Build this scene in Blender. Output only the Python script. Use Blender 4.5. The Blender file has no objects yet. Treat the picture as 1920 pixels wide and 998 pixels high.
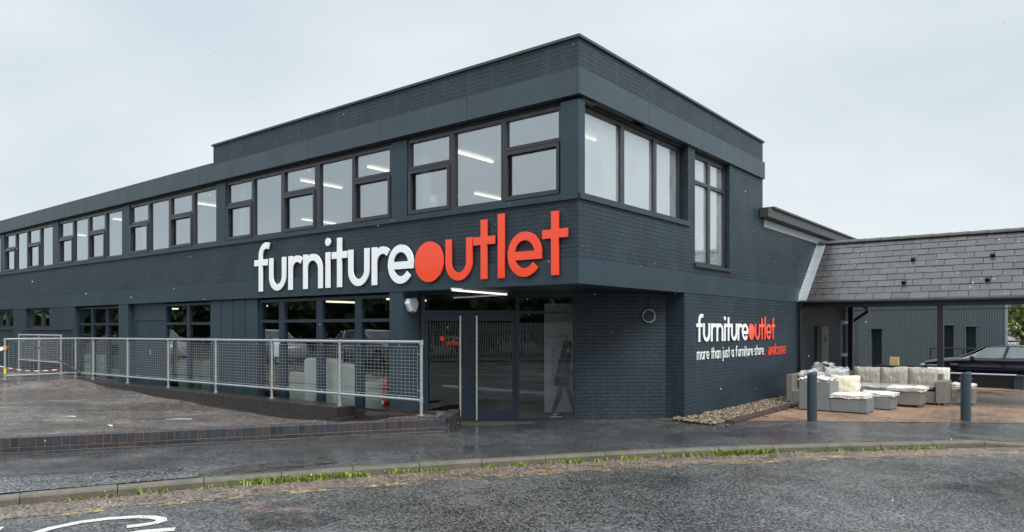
import bpy, bmesh, math, random
from mathutils import Vector, Matrix, noise as mnoise
rnd = random.Random(7)
SC = bpy.context.scene
COL = SC.collection
R_ = math.radians
# ---------------------------------------------------------------- building frame
CX, CY = 1.091, 11.77                     # ground point under the overhanging corner
EX = (.7826, -.6224); EY = (.6225, .7827)
ANG = math.atan2(EX[1], EX[0])
def W(x, y, z=0): return Vector((CX + EX[0]*x + EY[0]*y, CY + EX[1]*x + EY[1]*y, z))
def Lc(X, Y): dx, dy = X-CX, Y-CY; return (dx*EX[0]+dy*EX[1], dx*EY[0]+dy*EY[1])
def sstep(a, b, x):
    t = max(0, min(1, (x-a)/(b-a))); return t*t*(3-2*t)
def pave_z(X, Y):                          # pavement and paving level
    lx, ly = Lc(X, Y)
    return -.2*sstep(9, 17, ly) - .06*math.exp(-(((X+.6)/1.5)**2 + ((Y-14.6)/.9)**2))
# ---------------------------------------------------------------- mesh helper
class MB:
    def __init__(s): s.v = []; s.f = []; s.M = Matrix()
    def add(s, vs, fs):
        n = len(s.v); s.v += [s.M @ Vector(p) for p in vs]; s.f += [[i+n for i in f] for f in fs]; return s
    def box(s, x0, x1, y0, y1, z0, z1):
        x0, x1 = min(x0, x1), max(x0, x1); y0, y1 = min(y0, y1), max(y0, y1)
        return s.add([(x0,y0,z0),(x1,y0,z0),(x1,y1,z0),(x0,y1,z0),(x0,y0,z1),(x1,y0,z1),(x1,y1,z1),(x0,y1,z1)],
              [(3,2,1,0),(4,5,6,7),(0,1,5,4),(1,2,6,5),(2,3,7,6),(3,0,4,7)])
    def bbox(s, x0, x1, y0, y1, z0, z1, b=.02):   # box with chamfered edges
        bm = bmesh.new(); bmesh.ops.create_cube(bm, size=1)
        for v in bm.verts:
            v.co = Vector(((x0+x1)/2+v.co.x*(x1-x0), (y0+y1)/2+v.co.y*(y1-y0), (z0+z1)/2+v.co.z*(z1-z0)))
        bmesh.ops.bevel(bm, geom=bm.edges[:], offset=b, segments=2, profile=.5, affect='EDGES')
        return s.bm(bm)
    def bm(s, bm):
        bm.verts.index_update()
        s.add([v.co.copy() for v in bm.verts], [[v.index for v in f.verts] for f in bm.faces]); bm.free(); return s
    def prism(s, poly, z0, z1):
        n = len(poly)
        return s.add([(p[0],p[1],z0) for p in poly]+[(p[0],p[1],z1) for p in poly],
              [list(range(n))[::-1], list(range(n,2*n))]+[(i,(i+1)%n,n+(i+1)%n,n+i) for i in range(n)])
    def tube(s, pts, r, n=8, caps=True):
        pts = [Vector(p) for p in pts]; rs = r if isinstance(r, (list, tuple)) else [r]*len(pts); vs = []
        up = None
        for i, p in enumerate(pts):
            d = (pts[min(i+1,len(pts)-1)]-pts[max(i-1,0)]).normalized()
            if up is None:
                up = Vector((0,0,1)) if abs(d.z) < .9 else Vector((1,0,0))
            a = (up - d*up.dot(d)).normalized(); b = d.cross(a); up = a
            for k in range(n):
                t = 2*math.pi*k/n; vs.append(p + (a*math.cos(t)+b*math.sin(t))*rs[i])
        fs = [(i*n+k, i*n+(k+1)%n, (i+1)*n+(k+1)%n, (i+1)*n+k) for i in range(len(pts)-1) for k in range(n)]
        if caps: fs += [list(range(n))[::-1], list(range((len(pts)-1)*n, len(pts)*n))]
        return s.add(vs, fs)
    def ball(s, c, rx, ry, rz, sub=2):
        bm = bmesh.new(); bmesh.ops.create_icosphere(bm, subdivisions=sub, radius=1)
        for v in bm.verts: v.co = Vector((c[0]+v.co.x*rx, c[1]+v.co.y*ry, c[2]+v.co.z*rz))
        return s.bm(bm)
    def loft(s, rings, cap=True):
        n = len(rings[0]); vs = [p for r in rings for p in r]
        fs = [(i*n+k, i*n+(k+1)%n, (i+1)*n+(k+1)%n, (i+1)*n+k) for i in range(len(rings)-1) for k in range(n)]
        if cap: fs += [list(range(n))[::-1], list(range((len(rings)-1)*n, len(rings)*n))]
        return s.add(vs, fs)
    def build(s, name, mat, parent=None, smooth=False):
        me = bpy.data.meshes.new(name); me.from_pydata([tuple(v) for v in s.v], [], s.f); me.update()
        uv = me.uv_layers.new(name='UVMap').data
        for p in me.polygons:
            n = p.normal
            t = Vector((1,0,0)) if abs(n.z) > .985 else Vector((0,0,1)).cross(n).normalized()
            b = Vector((0,1,0)) if abs(n.z) > .985 else n.cross(t)
            for li in p.loop_indices:
                c = me.vertices[me.loops[li].vertex_index].co; uv[li].uv = (c.dot(t), c.dot(b))
            p.use_smooth = smooth
        if mat: me.materials.append(mat)
        o = bpy.data.objects.new(name, me); COL.objects.link(o)
        if parent: o.parent = parent
        return o
def tag(o, label=None, cat=None, group=None, kind=None):
    if label: o['label'] = label
    if cat: o['category'] = cat
    if group: o['group'] = group
    if kind: o['kind'] = kind
    return o
def thing(name, loc, rz, label, cat, group=None):
    o = bpy.data.objects.new(name, None); COL.objects.link(o); o.empty_display_size = .2
    o.location = loc; o.rotation_euler = (0, 0, rz); return tag(o, label, cat, group)
def copy_tree(o, loc=None, rz=None, label=None, parent=None):
    c = o.copy(); COL.objects.link(c)
    if parent: c.parent = parent
    if loc is not None: c.location = loc
    if rz is not None: c.rotation_euler = (0, 0, rz)
    if label: c['label'] = label
    for ch in list(o.children): copy_tree(ch, parent=c)
    return c
# ---------------------------------------------------------------- materials
class NT:
    def __init__(s, name):
        s.m = bpy.data.materials.new(name); s.m.use_nodes = True; s.t = s.m.node_tree; s.t.nodes.clear()
        s.out = s.n('ShaderNodeOutputMaterial')
    def n(s, typ, **kw):
        nd = s.t.nodes.new(typ)
        for k, v in kw.items():
            if k.startswith('i_'):
                key = k[2:].replace('_', ' '); nd.inputs[key].default_value = v
            else: setattr(nd, k, v)
        return nd
    def l(s, a, b): s.t.links.new(a, b)
    def obj(s): return s.n('ShaderNodeTexCoord').outputs['Object']
    def uv(s): return s.n('ShaderNodeTexCoord').outputs['UV']
    def noise(s, vec, scale, detail=3, rough=.55):
        n = s.n('ShaderNodeTexNoise'); n.inputs['Scale'].default_value = scale
        n.inputs['Detail'].default_value = detail; n.inputs['Roughness'].default_value = rough
        if vec: s.l(vec, n.inputs['Vector'])
        return n.outputs['Fac']
    def ramp(s, fac, stops):
        r = s.n('ShaderNodeValToRGB'); e = r.color_ramp.elements
        while len(e) < len(stops): e.new(.5)
        for i, (p, c) in enumerate(stops):
            e[i].position = min(1, p); e[i].color = (c, c, c, 1) if isinstance(c, (int, float)) else (*c, 1)
        s.l(fac, r.inputs['Fac']); return r.outputs['Color']
    def mix(s, fac, a, b, mode='MIX'):
        m = s.n('ShaderNodeMix', data_type='RGBA', blend_type=mode)
        for sock, v in ((m.inputs[0], fac), (m.inputs[6], a), (m.inputs[7], b)):
            if isinstance(v, (int, float)): sock.default_value = v
            elif isinstance(v, (tuple, list)): sock.default_value = (*v, 1)
            else: s.l(v, sock)
        return m.outputs[2]
    def bump(s, h, strength=.5, dist=.01, nrm=None):
        b = s.n('ShaderNodeBump'); b.inputs['Strength'].default_value = strength; b.inputs['Distance'].default_value = dist
        s.l(h, b.inputs['Height'])
        if nrm: s.l(nrm, b.inputs['Normal'])
        return b.outputs['Normal']
    def pbr(s, color, rough=.5, metal=0, nrm=None, spec=.5, coat=0, alpha=None):
        p = s.n('ShaderNodeBsdfPrincipled')
        if isinstance(color, (tuple, list)): p.inputs['Base Color'].default_value = (*color, 1)
        else: s.l(color, p.inputs['Base Color'])
        if isinstance(rough, (int, float)): p.inputs['Roughness'].default_value = rough
        else: s.l(rough, p.inputs['Roughness'])
        p.inputs['Metallic'].default_value = metal; p.inputs['Specular IOR Level'].default_value = spec
        p.inputs['Coat Weight'].default_value = coat
        if nrm: s.l(nrm, p.inputs['Normal'])
        if alpha is not None: s.l(alpha, p.inputs['Alpha'])
        s.l(p.outputs[0], s.out.inputs['Surface']); return s.m
def simple(name, col, rough=.5, metal=0, spec=.5, coat=0, var=.12, scale=6, bump=0, bscale=40):
    m = NT(name); o = m.obj(); f = m.noise(o, scale, 4)
    c = m.mix(f, tuple(x*(1-var) for x in col), tuple(min(1, x*(1+var)) for x in col))
    r = m.ramp(m.noise(o, scale*1.7, 3), [(.3, max(0, rough-.08)), (.7, min(1, rough+.08))])
    nb = m.bump(m.noise(o, bscale, 3), bump, .01) if bump else None
    return m.pbr(c, r, metal, nb, spec, coat)
PAINT = (.017, .034, .049)
def m_brick():
    m = NT('painted_brick'); uv = m.uv()
    b = m.n('ShaderNodeTexBrick', offset=.5); m.l(uv, b.inputs['Vector'])
    for k, v in (('Scale', 1), ('Mortar Size', .0075), ('Mortar Smooth', .35), ('Brick Width', .225), ('Row Height', .075), ('Bias', 0)):
        b.inputs[k].default_value = v
    b.inputs['Color1'].default_value = (.9, .9, .9, 1); b.inputs['Color2'].default_value = (1.08, 1.08, 1.08, 1)
    b.inputs['Mortar'].default_value = (.55, .55, .55, 1)  # joints share the wall paint; recess shadow is put in as darker colour
    w = m.noise(uv, 1.1, 5, .6); w2 = m.noise(uv, 16, 4)
    c = m.mix(1, PAINT, b.outputs['Color'], 'MULTIPLY')
    c = m.mix(1, c, m.ramp(w, [(.3, .72), (.7, 1.25)]), 'MULTIPLY')
    c = m.mix(m.ramp(w2, [(.62, 0.), (.8, .25)]), c, (.06, .075, .085))
    # a few paler salts / scuffs along courses
    mp = m.n('ShaderNodeMapping'); mp.inputs['Scale'].default_value = (1.2, 9, 1); m.l(uv, mp.inputs['Vector'])
    sc = m.noise(mp.outputs[0], 3.2, 5, .7)
    c = m.mix(m.ramp(sc, [(.64, 0.), (.78, .5)]), c, (.10, .12, .13))
    ms = m.n('ShaderNodeMapping'); ms.inputs['Scale'].default_value = (4, .3, 1); m.l(uv, ms.inputs['Vector'])
    st = m.noise(ms.outputs[0], 1.7, 5, .65); c = m.mix(m.ramp(st, [(.52, 0.), (.74, .45)]), c, (.05, .068, .08)); c = m.mix(m.ramp(st, [(.28, .5), (.42, 0.)]), c, (.012, .02, .026))
    h = m.mix(.25, b.outputs['Fac'], w2)
    inv = m.n('ShaderNodeInvert'); m.l(h, inv.inputs['Color'])
    nb = m.bump(inv.outputs[0], 1, .02)
    return m.pbr(c, m.ramp(w2, [(.3, .42), (.7, .62)]), 0, nb, .45)
def m_render(name, col, streak=.5):
    m = NT(name); uv = m.uv()
    mp = m.n('ShaderNodeMapping'); mp.inputs['Scale'].default_value = (5, .35, 1); m.l(uv, mp.inputs['Vector'])
    st = m.noise(mp.outputs[0], 2.2, 5, .65); w = m.noise(uv, .9, 5)
    c = m.mix(1, col, m.ramp(w, [(.3, .86), (.7, 1.14)]), 'MULTIPLY')
    c = m.mix(m.ramp(st, [(.5, 0.), (.75, streak)]), c, tuple(x*1.55 for x in col))
    c = m.mix(m.ramp(m.noise(uv, 24, 3), [(.68, 0.), (.74, .35)]), c, (.11, .13, .14))
    nb = m.bump(m.noise(uv, 35, 4), .18, .006)
    return m.pbr(c, m.ramp(st, [(.3, .4), (.7, .58)]), 0, nb, .45)
def m_asphalt(name, dark, light, wet=(.12, .55), patch=.5, fine=75, edge=.35, bstr=.55):
    m = NT(name); o = m.obj()
    v = m.n('ShaderNodeTexVoronoi'); v.inputs['Scale'].default_value = fine; m.l(o, v.inputs['Vector'])
    bw = m.n('ShaderNodeRGBToBW'); m.l(v.outputs['Color'], bw.inputs[0])
    n2 = m.noise(o, fine*.8, 4, .8); big = m.noise(o, patch, 6, .62); mid = m.noise(o, patch*5, 5, .6)
    sp = m.mix(.5, bw.outputs[0], n2)
    c = m.mix(m.ramp(sp, [(.40, 0.), (.63, 1.)]), dark, light)
    c = m.mix(1, c, m.ramp(big, [(.34, .62), (.66, 1.25)]), 'MULTIPLY')
    c = m.mix(1, c, m.ramp(mid, [(.3, .8), (.7, 1.15)]), 'MULTIPLY')
    wetf = m.mix(.4, big, mid)
    r = m.ramp(wetf, [(.40, wet[0]), (.40+edge, wet[1])])
    hs = m.mix(m.ramp(wetf, [(.38, .15), (.50, 1.)]), (0,0,0), sp)
    nb = m.bump(hs, bstr, .012)
    return m.pbr(c, r, 0, nb, .5)
def m_island(name, cols, rough=(.3, .6), bump=.25, scale=30, metal=0, dirt=.0, spots=0):
    m = NT(name); g = m.n('ShaderNodeNewGeometry').outputs['Random Per Island']; o = m.obj()
    n = len(cols); c = m.ramp(g, [((i+.0)/max(1, n-1), x) for i, x in enumerate(cols)])
    w = m.noise(o, scale, 4)
    c = m.mix(1, c, m.ramp(w, [(.3, .75), (.7, 1.25)]), 'MULTIPLY')
    if dirt: c = m.mix(m.ramp(m.noise(o, 2.3, 5), [(.5, 0.), (.75, dirt)]), c, (.14, .135, .12))
    if spots:
        c = m.mix(m.ramp(m.noise(o, 1.1, 6, .7), [(.30, .65), (.44, 0.)]), c, (.018, .018, .016))
        c = m.mix(m.ramp(m.noise(o, 9, 2), [(.71, 0.), (.745, spots)]), c, (.34, .35, .33)); c = m.mix(m.ramp(m.noise(o, 3.1, 5, .7), [(.60, 0.), (.74, .5)]), c, (.075, .08, .05))
    return m.pbr(c, m.ramp(w, [(.3, rough[0]), (.7, rough[1])]), metal, m.bump(w, bump, .006))
def m_glass(name, refl, tint, rough=.0, haze=0.0):
    m = NT(name); tr = m.n('ShaderNodeBsdfTransparent'); tr.inputs[0].default_value = (*tint, 1)
    gl = m.n('ShaderNodeBsdfGlossy'); gl.inputs['Roughness'].default_value = rough; gl.inputs['Color'].default_value = (.93, .97, 1, 1)
    o = m.obj(); nb = m.bump(m.noise(o, .9, 2), .03, .05); m.l(nb, gl.inputs['Normal'])
    lw = m.n('ShaderNodeLayerWeight'); lw.inputs['Blend'].default_value = .5
    pw_ = m.n('ShaderNodeMath', operation='POWER'); m.l(lw.outputs['Facing'], pw_.inputs[0]); pw_.inputs[1].default_value = 4.5
    ma = m.n('ShaderNodeMath', operation='MULTIPLY_ADD'); m.l(pw_.outputs[0], ma.inputs[0]); ma.inputs[1].default_value = .8; ma.inputs[2].default_value = refl
    ma.use_clamp = True
    mx = m.n('ShaderNodeMixShader'); m.l(ma.outputs[0], mx.inputs[0]); m.l(tr.outputs[0], mx.inputs[1]); m.l(gl.outputs[0], mx.inputs[2])
    last = mx.outputs[0]
    if haze:
        df = m.n('ShaderNodeBsdfDiffuse'); df.inputs['Color'].default_value = (.75, .8, .8, 1)
        mp = m.n('ShaderNodeMapping'); mp.inputs['Scale'].default_value = (1.6, 1.6, 1.1); m.l(o, mp.inputs['Vector'])
        hz = m.ramp(m.noise(mp.outputs[0], 1.2, 5, .55), [(.3, haze*.6), (.7, haze*1.3)])
        m2 = m.n('ShaderNodeMixShader'); m.l(hz, m2.inputs[0]); m.l(last, m2.inputs[1]); m.l(df.outputs[0], m2.inputs[2]); last = m2.outputs[0]
    m.l(last, m.out.inputs['Surface']); return m.m
def m_emit(name, col, s):
    m = NT(name); e = m.n('ShaderNodeEmission'); e.inputs[0].default_value = (*col, 1); e.inputs[1].default_value = s
    m.l(e.outputs[0], m.out.inputs['Surface']); return m.m
def m_worn(name, col, lo, hi, scale=7, rough=.5):
    m = NT(name); o = m.obj(); f = m.noise(o, scale, 6, .75); g = m.noise(o, 60, 3)
    c = m.mix(m.ramp(g, [(.35, 0.), (.65, 1.)]), tuple(x*.5 for x in col), tuple(x*1.25 for x in col))
    a = m.ramp(m.mix(.35, f, g), [(lo, 0.), (hi, 1.)])
    return m.pbr(c, rough, 0, m.bump(g, .3, .01), .5, 0, a)
def m_pavers():
    m = NT('block_paving'); o = m.obj()
    mp = m.n('ShaderNodeMapping'); mp.inputs['Rotation'].default_value = (0, 0, R_(-12)); m.l(o, mp.inputs['Vector'])
    b = m.n('ShaderNodeTexBrick', offset=.5); m.l(mp.outputs[0], b.inputs['Vector'])
    for k, v in (('Scale', 1), ('Mortar Size', .006), ('Mortar Smooth', .2), ('Brick Width', .21), ('Row Height', .105)): b.inputs[k].default_value = v
    b.inputs['Color1'].default_value = (.20, .122, .078, 1); b.inputs['Color2'].default_value = (.32, .20, .128, 1); b.inputs['Mortar'].default_value = (.075, .055, .04, 1)
    big = m.noise(o, .45, 5); w = m.noise(o, 28, 4)
    c = m.mix(1, b.outputs['Color'], m.ramp(big, [(.3, .75), (.7, 1.2)]), 'MULTIPLY')
    c = m.mix(1, c, m.ramp(w, [(.3, .8), (.7, 1.2)]), 'MULTIPLY')
    inv = m.n('ShaderNodeInvert'); m.l(b.outputs['Fac'], inv.inputs['Color'])
    return m.pbr(c, m.ramp(big, [(.36, .14), (.6, .5)]), 0, m.bump(m.mix(.3, inv.outputs[0], w), .5, .008))
def m_rattan(name, a, b):
    m = NT(name); uv = m.uv()
    w1 = m.n('ShaderNodeTexBrick', offset=.5); m.l(uv, w1.inputs['Vector'])
    for k, v in (('Scale', 1), ('Mortar Size', .004), ('Mortar Smooth', .6), ('Brick Width', .035), ('Row Height', .014)): w1.inputs[k].default_value = v
    w1.inputs['Color1'].default_value = (*a, 1); w1.inputs['Color2'].default_value = (*b, 1); w1.inputs['Mortar'].default_value = (*[x*.35 for x in a], 1)
    inv = m.n('ShaderNodeInvert'); m.l(w1.outputs['Fac'], inv.inputs['Color'])
    return m.pbr(w1.outputs['Color'], .5, 0, m.bump(inv.outputs[0], .6, .006))
def m_leaf(name, a, b):
    m = NT(name); g = m.n('ShaderNodeNewGeometry').outputs['Random Per Island']
    p = m.pbr(m.ramp(g, [(0, a), (.6, b), (1, tuple(x*1.35 for x in b))]), .55, 0, None, .3); return p
BRICK = m_brick(); RENDER = m_render('painted_render', (.021, .041, .055)); FASCIA = m_render('painted_fascia_board', (.041, .061, .075), .35)
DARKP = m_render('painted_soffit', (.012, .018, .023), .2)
FRAME = simple('window_frame_paint', (.034, .037, .044), .35, 0, .5, 0, .1, 3)
NAVY = simple('door_frame_paint', (.014, .027, .042), .35, 0, .5, 0, .1, 3)
CAPG = simple('coping_trim', (.05, .055, .055), .5, 0, .5, 0, .3, 4)
GUP = m_glass('upper_window_glass', .285, (.93, .96, .97)); GR = m_glass('side_window_glass', .40, (.9, .93, .94), .02, .2)
GLO = m_glass('shop_window_glass', .07, (.88, .92, .92)); GDOOR = m_glass('door_glass', .06, (.9, .93, .93))
WHITE = simple('sign_white', (.90, .92, .93), .35, 0, .5, .2, .01, .5); ORANGE = simple('sign_orange', (.95, .07, .022), .22, 0, .5, .3, .01, .4)
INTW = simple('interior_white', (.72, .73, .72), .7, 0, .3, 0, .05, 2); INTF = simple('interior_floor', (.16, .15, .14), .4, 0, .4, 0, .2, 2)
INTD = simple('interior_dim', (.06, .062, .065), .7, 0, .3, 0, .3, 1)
TUBE = m_emit('light_tube', (1, .90, .68), 2.0); TUBE2 = m_emit('entrance_tube', (1, .97, .9), 1.8)
GALV = simple('galvanised_steel', (.40, .43, .44), .42, .55, .5, 0, .3, 14, .1, 60)
WIRE = simple('galvanised_wire', (.34, .36, .37), .4, .4, .5, 0, .2, 8)
STEEL = simple('brushed_steel', (.70, .67, .62), .35, .7, .5, 0, .02, 3)
BLUEB = m_island('engineering_brick', [(.028,.034,.045),(.05,.035,.035),(.035,.04,.052),(.022,.024,.03),(.06,.04,.04),(.03,.042,.055)], (.25, .5), .3, 40)
DARKB = m_island('dark_wet_brick', [(.022,.02,.02),(.035,.028,.026),(.018,.018,.02)], (.2, .45), .3, 40)
MORTAR = simple('mortar', (.105, .098, .075), .8, 0, .3, 0, .35, 12, .3)
KERB = simple('kerb_concrete', (.105, .094, .07), .5, 0, .4, 0, .6, 5, .8, 50)
ROAD = m_asphalt('road_asphalt', (.018, .018, .02), (.155, .153, .15), (.16, .42), .4, 48, .3, 1)
PAVE = m_asphalt('pavement_asphalt', (.022, .022, .023), (.115, .115, .115), (.08, .36), .38, 60, .22, .22)
PATCH = m_asphalt('rough_patch_asphalt', (.018, .018, .02), (.21, .21, .215), (.14, .38), .8, 46, .3, 1)
FORE = m_asphalt('forecourt_asphalt', (.022, .018, .016), (.27, .23, .205), (.08, .40), .45, 46, .25, .8)
def m_silt(name, dark, light, lo, hi, scale):
    m = NT(name); o = m.obj(); v = m.n('ShaderNodeTexVoronoi'); v.inputs['Scale'].default_value = 46; m.l(o, v.inputs['Vector'])
    bw = m.n('ShaderNodeRGBToBW'); m.l(v.outputs['Color'], bw.inputs[0]); n2 = m.noise(o, 34, 4, .8); sp = m.mix(.5, bw.outputs[0], n2)
    c = m.mix(m.ramp(sp, [(.40, 0.), (.64, 1.)]), dark, light); c = m.mix(1, c, m.ramp(m.noise(o, 2.2, 5), [(.3, .65), (.7, 1.25)]), 'MULTIPLY')
    a = m.ramp(m.mix(.3, m.noise(o, scale, 6, .7), n2), [(lo, 0.), (hi, 1.)])
    return m.pbr(c, .45, 0, m.bump(sp, .9, .015), .5, 0, a)
DIRT = m_silt('gutter_grit', (.035, .026, .02), (.27, .205, .165), .34, .46, 2.6); PINK = m_silt('pink_road_patch', (.05, .04, .038), (.23, .18, .172), .40, .54, 3); DARKPATCH = m_silt('dark_wet_patch', (.012, .012, .013), (.075, .078, .08), .46, .58, 4); BROWNPATCH = m_silt('brown_pavement_patch', (.02, .019, .016), (.08, .074, .06), .42, .58, 3)
YEL = m_worn('yellow_paint', (.60, .43, .12), .525, .60, 5); WPAINT = m_worn('white_road_paint', (.55, .55, .52), .36, .46, 7)
PAVERS = m_pavers(); EARTH = simple('earth', (.06, .06, .055), .9, 0, .2, 0, .3, 1)
STONE = m_island('gravel_stone', [(.14,.095,.05),(.21,.155,.09),(.08,.055,.035),(.26,.20,.13),(.11,.09,.07),(.17,.11,.06)], (.18, .45), .2, 30)
SLATE = m_island('roof_slate', [(.038,.036,.038),(.054,.05,.052),(.046,.044,.045),(.034,.033,.036),(.060,.056,.056)], (.28, .5), .25, 12, 0, .18, .8)
RIDGE = simple('ridge_tile_clay', (.075, .075, .068), .6, 0, .4, 0, .4, 9, .3)
LEAD = simple('lead_flashing', (.36, .39, .41), .45, .3, .5, 0, .25, 5, .1)
BLACK = simple('black_paint', (.008, .009, .011), .4, 0, .5, 0, .2, 3)
CEIL = simple('glossy_canopy_soffit', (.03, .04, .045), .09, 0, .9, .8, .08, 1.5)
RAT1 = m_rattan('grey_rattan', (.23, .245, .25), (.32, .335, .34)); RAT2 = m_rattan('taupe_rattan', (.235, .21, .19), (.33, .30, .275))
def m_plastic(name, col, rough, bs):
    m = NT(name); o = m.obj()
    mp = m.n('ShaderNodeMapping'); mp.inputs['Scale'].default_value = (1.6, 1.6, .6); mp.inputs['Rotation'].default_value = (.3, .5, .2); m.l(o, mp.inputs['Vector'])
    f = m.noise(mp.outputs[0], 6, 5, .62)
    return m.pbr(m.mix(f, tuple(x*.8 for x in col), tuple(min(1, x*1.15) for x in col)), rough, 0, m.bump(f, bs, .08), .6, .3)
WRAP = m_plastic('plastic_wrapped_taupe', (.35, .325, .28), .16, 1); CREAM = m_plastic('white_protective_film', (.80, .76, .70), .3, 1)
CREAM2 = m_plastic('cream_cushion_fabric', (.74, .66, .50), .6, .4); SILV = m_plastic('clear_crumpled_plastic', (.42, .42, .41), .15, 1)
CARB = simple('car_paint_black', (.004, .004, .009), .12, 0, .4, .35, .05, 1); CARW = simple('car_paint_silver', (.62, .64, .66), .2, .2, .5, 1, .03, 1)
CARG = m_glass('car_glass', .18, (.35, .42, .42)); TYRE = simple('tyre_rubber', (.012, .012, .012), .8); RIM = simple('alloy_rim', (.4, .4, .4), .3, .8)
CHROME = simple('chrome_trim', (.6, .6, .6), .15, 1); LAMPG = simple('headlamp_glass', (.16, .16, .17), .1, 0, .8, 1)
CLAD = simple('green_grey_cladding', (.088, .115, .125), .45, .1, .5, 0, .08, 1)
LEAFG = m_leaf('leaf_spring_green', (.05, .09, .018), (.15, .20, .04)); LEAFD = m_leaf('leaf_dark_green', (.02, .04, .014), (.05, .08, .022))
GRASS = m_leaf('weed_green', (.07, .11, .015), (.20, .27, .04)); BARK = simple('bark', (.06, .05, .04), .85, 0, .2, 0, .3, 10, .5)
SKIN = simple('skin', (.45, .29, .22), .5); JACKET = simple('dark_jacket', (.014, .015, .017), .7, 0, .3, 0, .2, 20, .2)
HAIR = simple('dark_hair', (.018, .012, .009), .4, 0, .5, 0, .3, 30, .4); LEGG = simple('black_leggings', (.02, .02, .023), .7)
RED = simple('red_paint', (.5, .012, .012), .3, 0, .5, .3); GREENF = simple('sage_upholstery', (.15, .19, .145), .8, 0, .2, 0, .1, 20, .2)
OFFW = simple('white_upholstery', (.58, .56, .51), .8, 0, .2, 0, .06, 20, .2); WOOD = simple('brown_wood', (.16, .095, .045), .5, 0, .4, 0, .3, 6)
PAPER = simple('paper', (.8, .8, .78), .8); GREYT = simple('grey_lettering', (.12, .13, .13), .6); BLUEBOX = simple('blue_print', (.03, .06, .3), .5)
TAPEO = simple('orange_tape', (.75, .3, .08), .5); TAPER = simple('red_tape', (.6, .06, .05), .5); YTAPE = simple('yellow_tape', (.75, .6, .03), .5)
DRUM = simple('alarm_box_white', (.72, .74, .75), .4); BLUEP = simple('bollard_paint', (.022, .042, .058), .4, 0, .5, .2, .15, 4)
# ---------------------------------------------------------------- stroke lettering (monoline, geometric)
def arc(cx, cy, rx, ry, a0, a1, n=18): return [(cx+rx*math.cos(R_(a0+(a1-a0)*i/n)), cy+ry*math.sin(R_(a0+(a1-a0)*i/n))) for i in range(n+1)]
SW = .2
def glyph(c, w=SW):
    h = w/2
    if c == 'u': return .86, [[(h,1)]+arc(.43, .43, .43-h, .43-h, 180, 360)+[(.86-h,1)]]
    if c == 'n': return .90, [[(h,0),(h,1)], arc(.45, .55, .45-h, .45-h, 175, 0)+[(.90-h,0)]]
    if c == 'r': return .70, [[(h,0),(h,1)], arc(.43, .54, .43-h, .46-h, 178, 50)]
    if c == 'i': return w*1.05, [[(h,0),(h,1)], 'dot']
    if c == 'j': return w*1.05, [[(h,1),(h,-.25)]+arc(h-.18, -.25, .18, .18, 0, -80, 6), 'dot']
    if c == 't': return .66, [[(.33,0),(.33,1.37)], [(0,.89),(.66,.89)]]
    if c == 'l': return w, [[(h,0),(h,1.46)]]
    if c == 'f': return .86, [[(.34,0),(.34,1.08)]+arc(.34+.31, 1.08, .31, .33, 180, 62, 10)[1:], [(0,.89),(.70,.89)]]
    if c == 'e': return .95, [arc(.475, .5, .475-h, .5-h, 0, 322, 34), [(h*1.2,.47),(.94,.47)]]
    if c == 'c': return .85, [arc(.475, .5, .475-h, .5-h, 42, 318, 30)]
    if c == 'o': return .95, [arc(.475, .5, .475-h, .5-h, 0, 360, 36)]
    if c == 'a': return .92, [arc(.46, .5, .46-h, .5-h, 0, 360, 36), [(.92-h,0),(.92-h,1)]]
    if c == 'h': return .88, [[(h,0),(h,1.46)], arc(.44, .55, .44-h, .45-h, 175, 0)+[(.88-h,0)]]
    if c == 'm': return 1.36, [[(h,0),(h,1)], arc(.39, .6, .39-h, .4-h, 175, 0)+[(.78-h,0)], arc(.97, .6, .39-h, .4-h, 175, 0)+[(1.36-h,0)]]
    if c == 's': return .66, [arc(.33, .71, .33-h, .29-h, 35, 270, 14)+arc(.33, .29, .33-h, .29-h, 90, -145, 14)[1:]]
    if c == 'w': return 1.2, [[(h,1),(h,.42)]+arc(.345, .42, .345-h, .42-h, 180, 360, 12)+[(.69-h,1)], [(.69-h,.42)]+arc(.845, .42, .845-.69+h, .42-h, 180, 360, 12)[1:]+[(1.0+h*.0,1)]]
    if c == 'p': return .95, [[(h,-.4),(h,1)], arc(.475, .5, .475-h, .5-h, 0, 360, 36)]
    if c == '.': return w, [[(h,0),(h,w)]]
    return .45, []
def stroke_mesh(mb, pts, w, x0, y0, sx, sy, d, off, shear=0):
    """thick polyline on the sign plane: x right, z up, front face towards -y"""
    P = [Vector(p) for p in pts]; n = len(P); closed = (P[0]-P[-1]).length < 1e-4 and n > 3
    Ls, Rs = [], []
    for i in range(n):
        a = P[i-1] if i > 0 else (P[-2] if closed else P[i]); b = P[i+1] if i < n-1 else (P[1] if closed else P[i])
        d1 = (P[i]-a).normalized() if (P[i]-a).length > 1e-9 else None; d2 = (b-P[i]).normalized() if (b-P[i]).length > 1e-9 else None
        d1 = d1 or d2; d2 = d2 or d1; t = (d1+d2).normalized(); nn = Vector((-t.y, t.x)); k = w/2/max(.35, nn.dot(Vector((-d1.y, d1.x))))
        Ls.append(P[i]+nn*k); Rs.append(P[i]-nn*k)
    T = lambda p, y: (x0+(p.x+shear*p.y)*sx, y, y0+p.y*sy)
    vs = [T(p, off) for p in Ls]+[T(p, off) for p in Rs]+[T(p, off+d) for p in Ls]+[T(p, off+d) for p in Rs]
    fs = []
    for i in range(n-1):
        fs += [(i, n+i, n+i+1, i+1), (2*n+i, i, i+1, 2*n+i+1), (n+i, 3*n+i, 3*n+i+1, n+i+1)]
    if not closed: fs += [(0, 2*n, 3*n, n), (n-1, 2*n-1, 4*n-1, 3*n-1)]
    mb.add(vs, fs)
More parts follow.
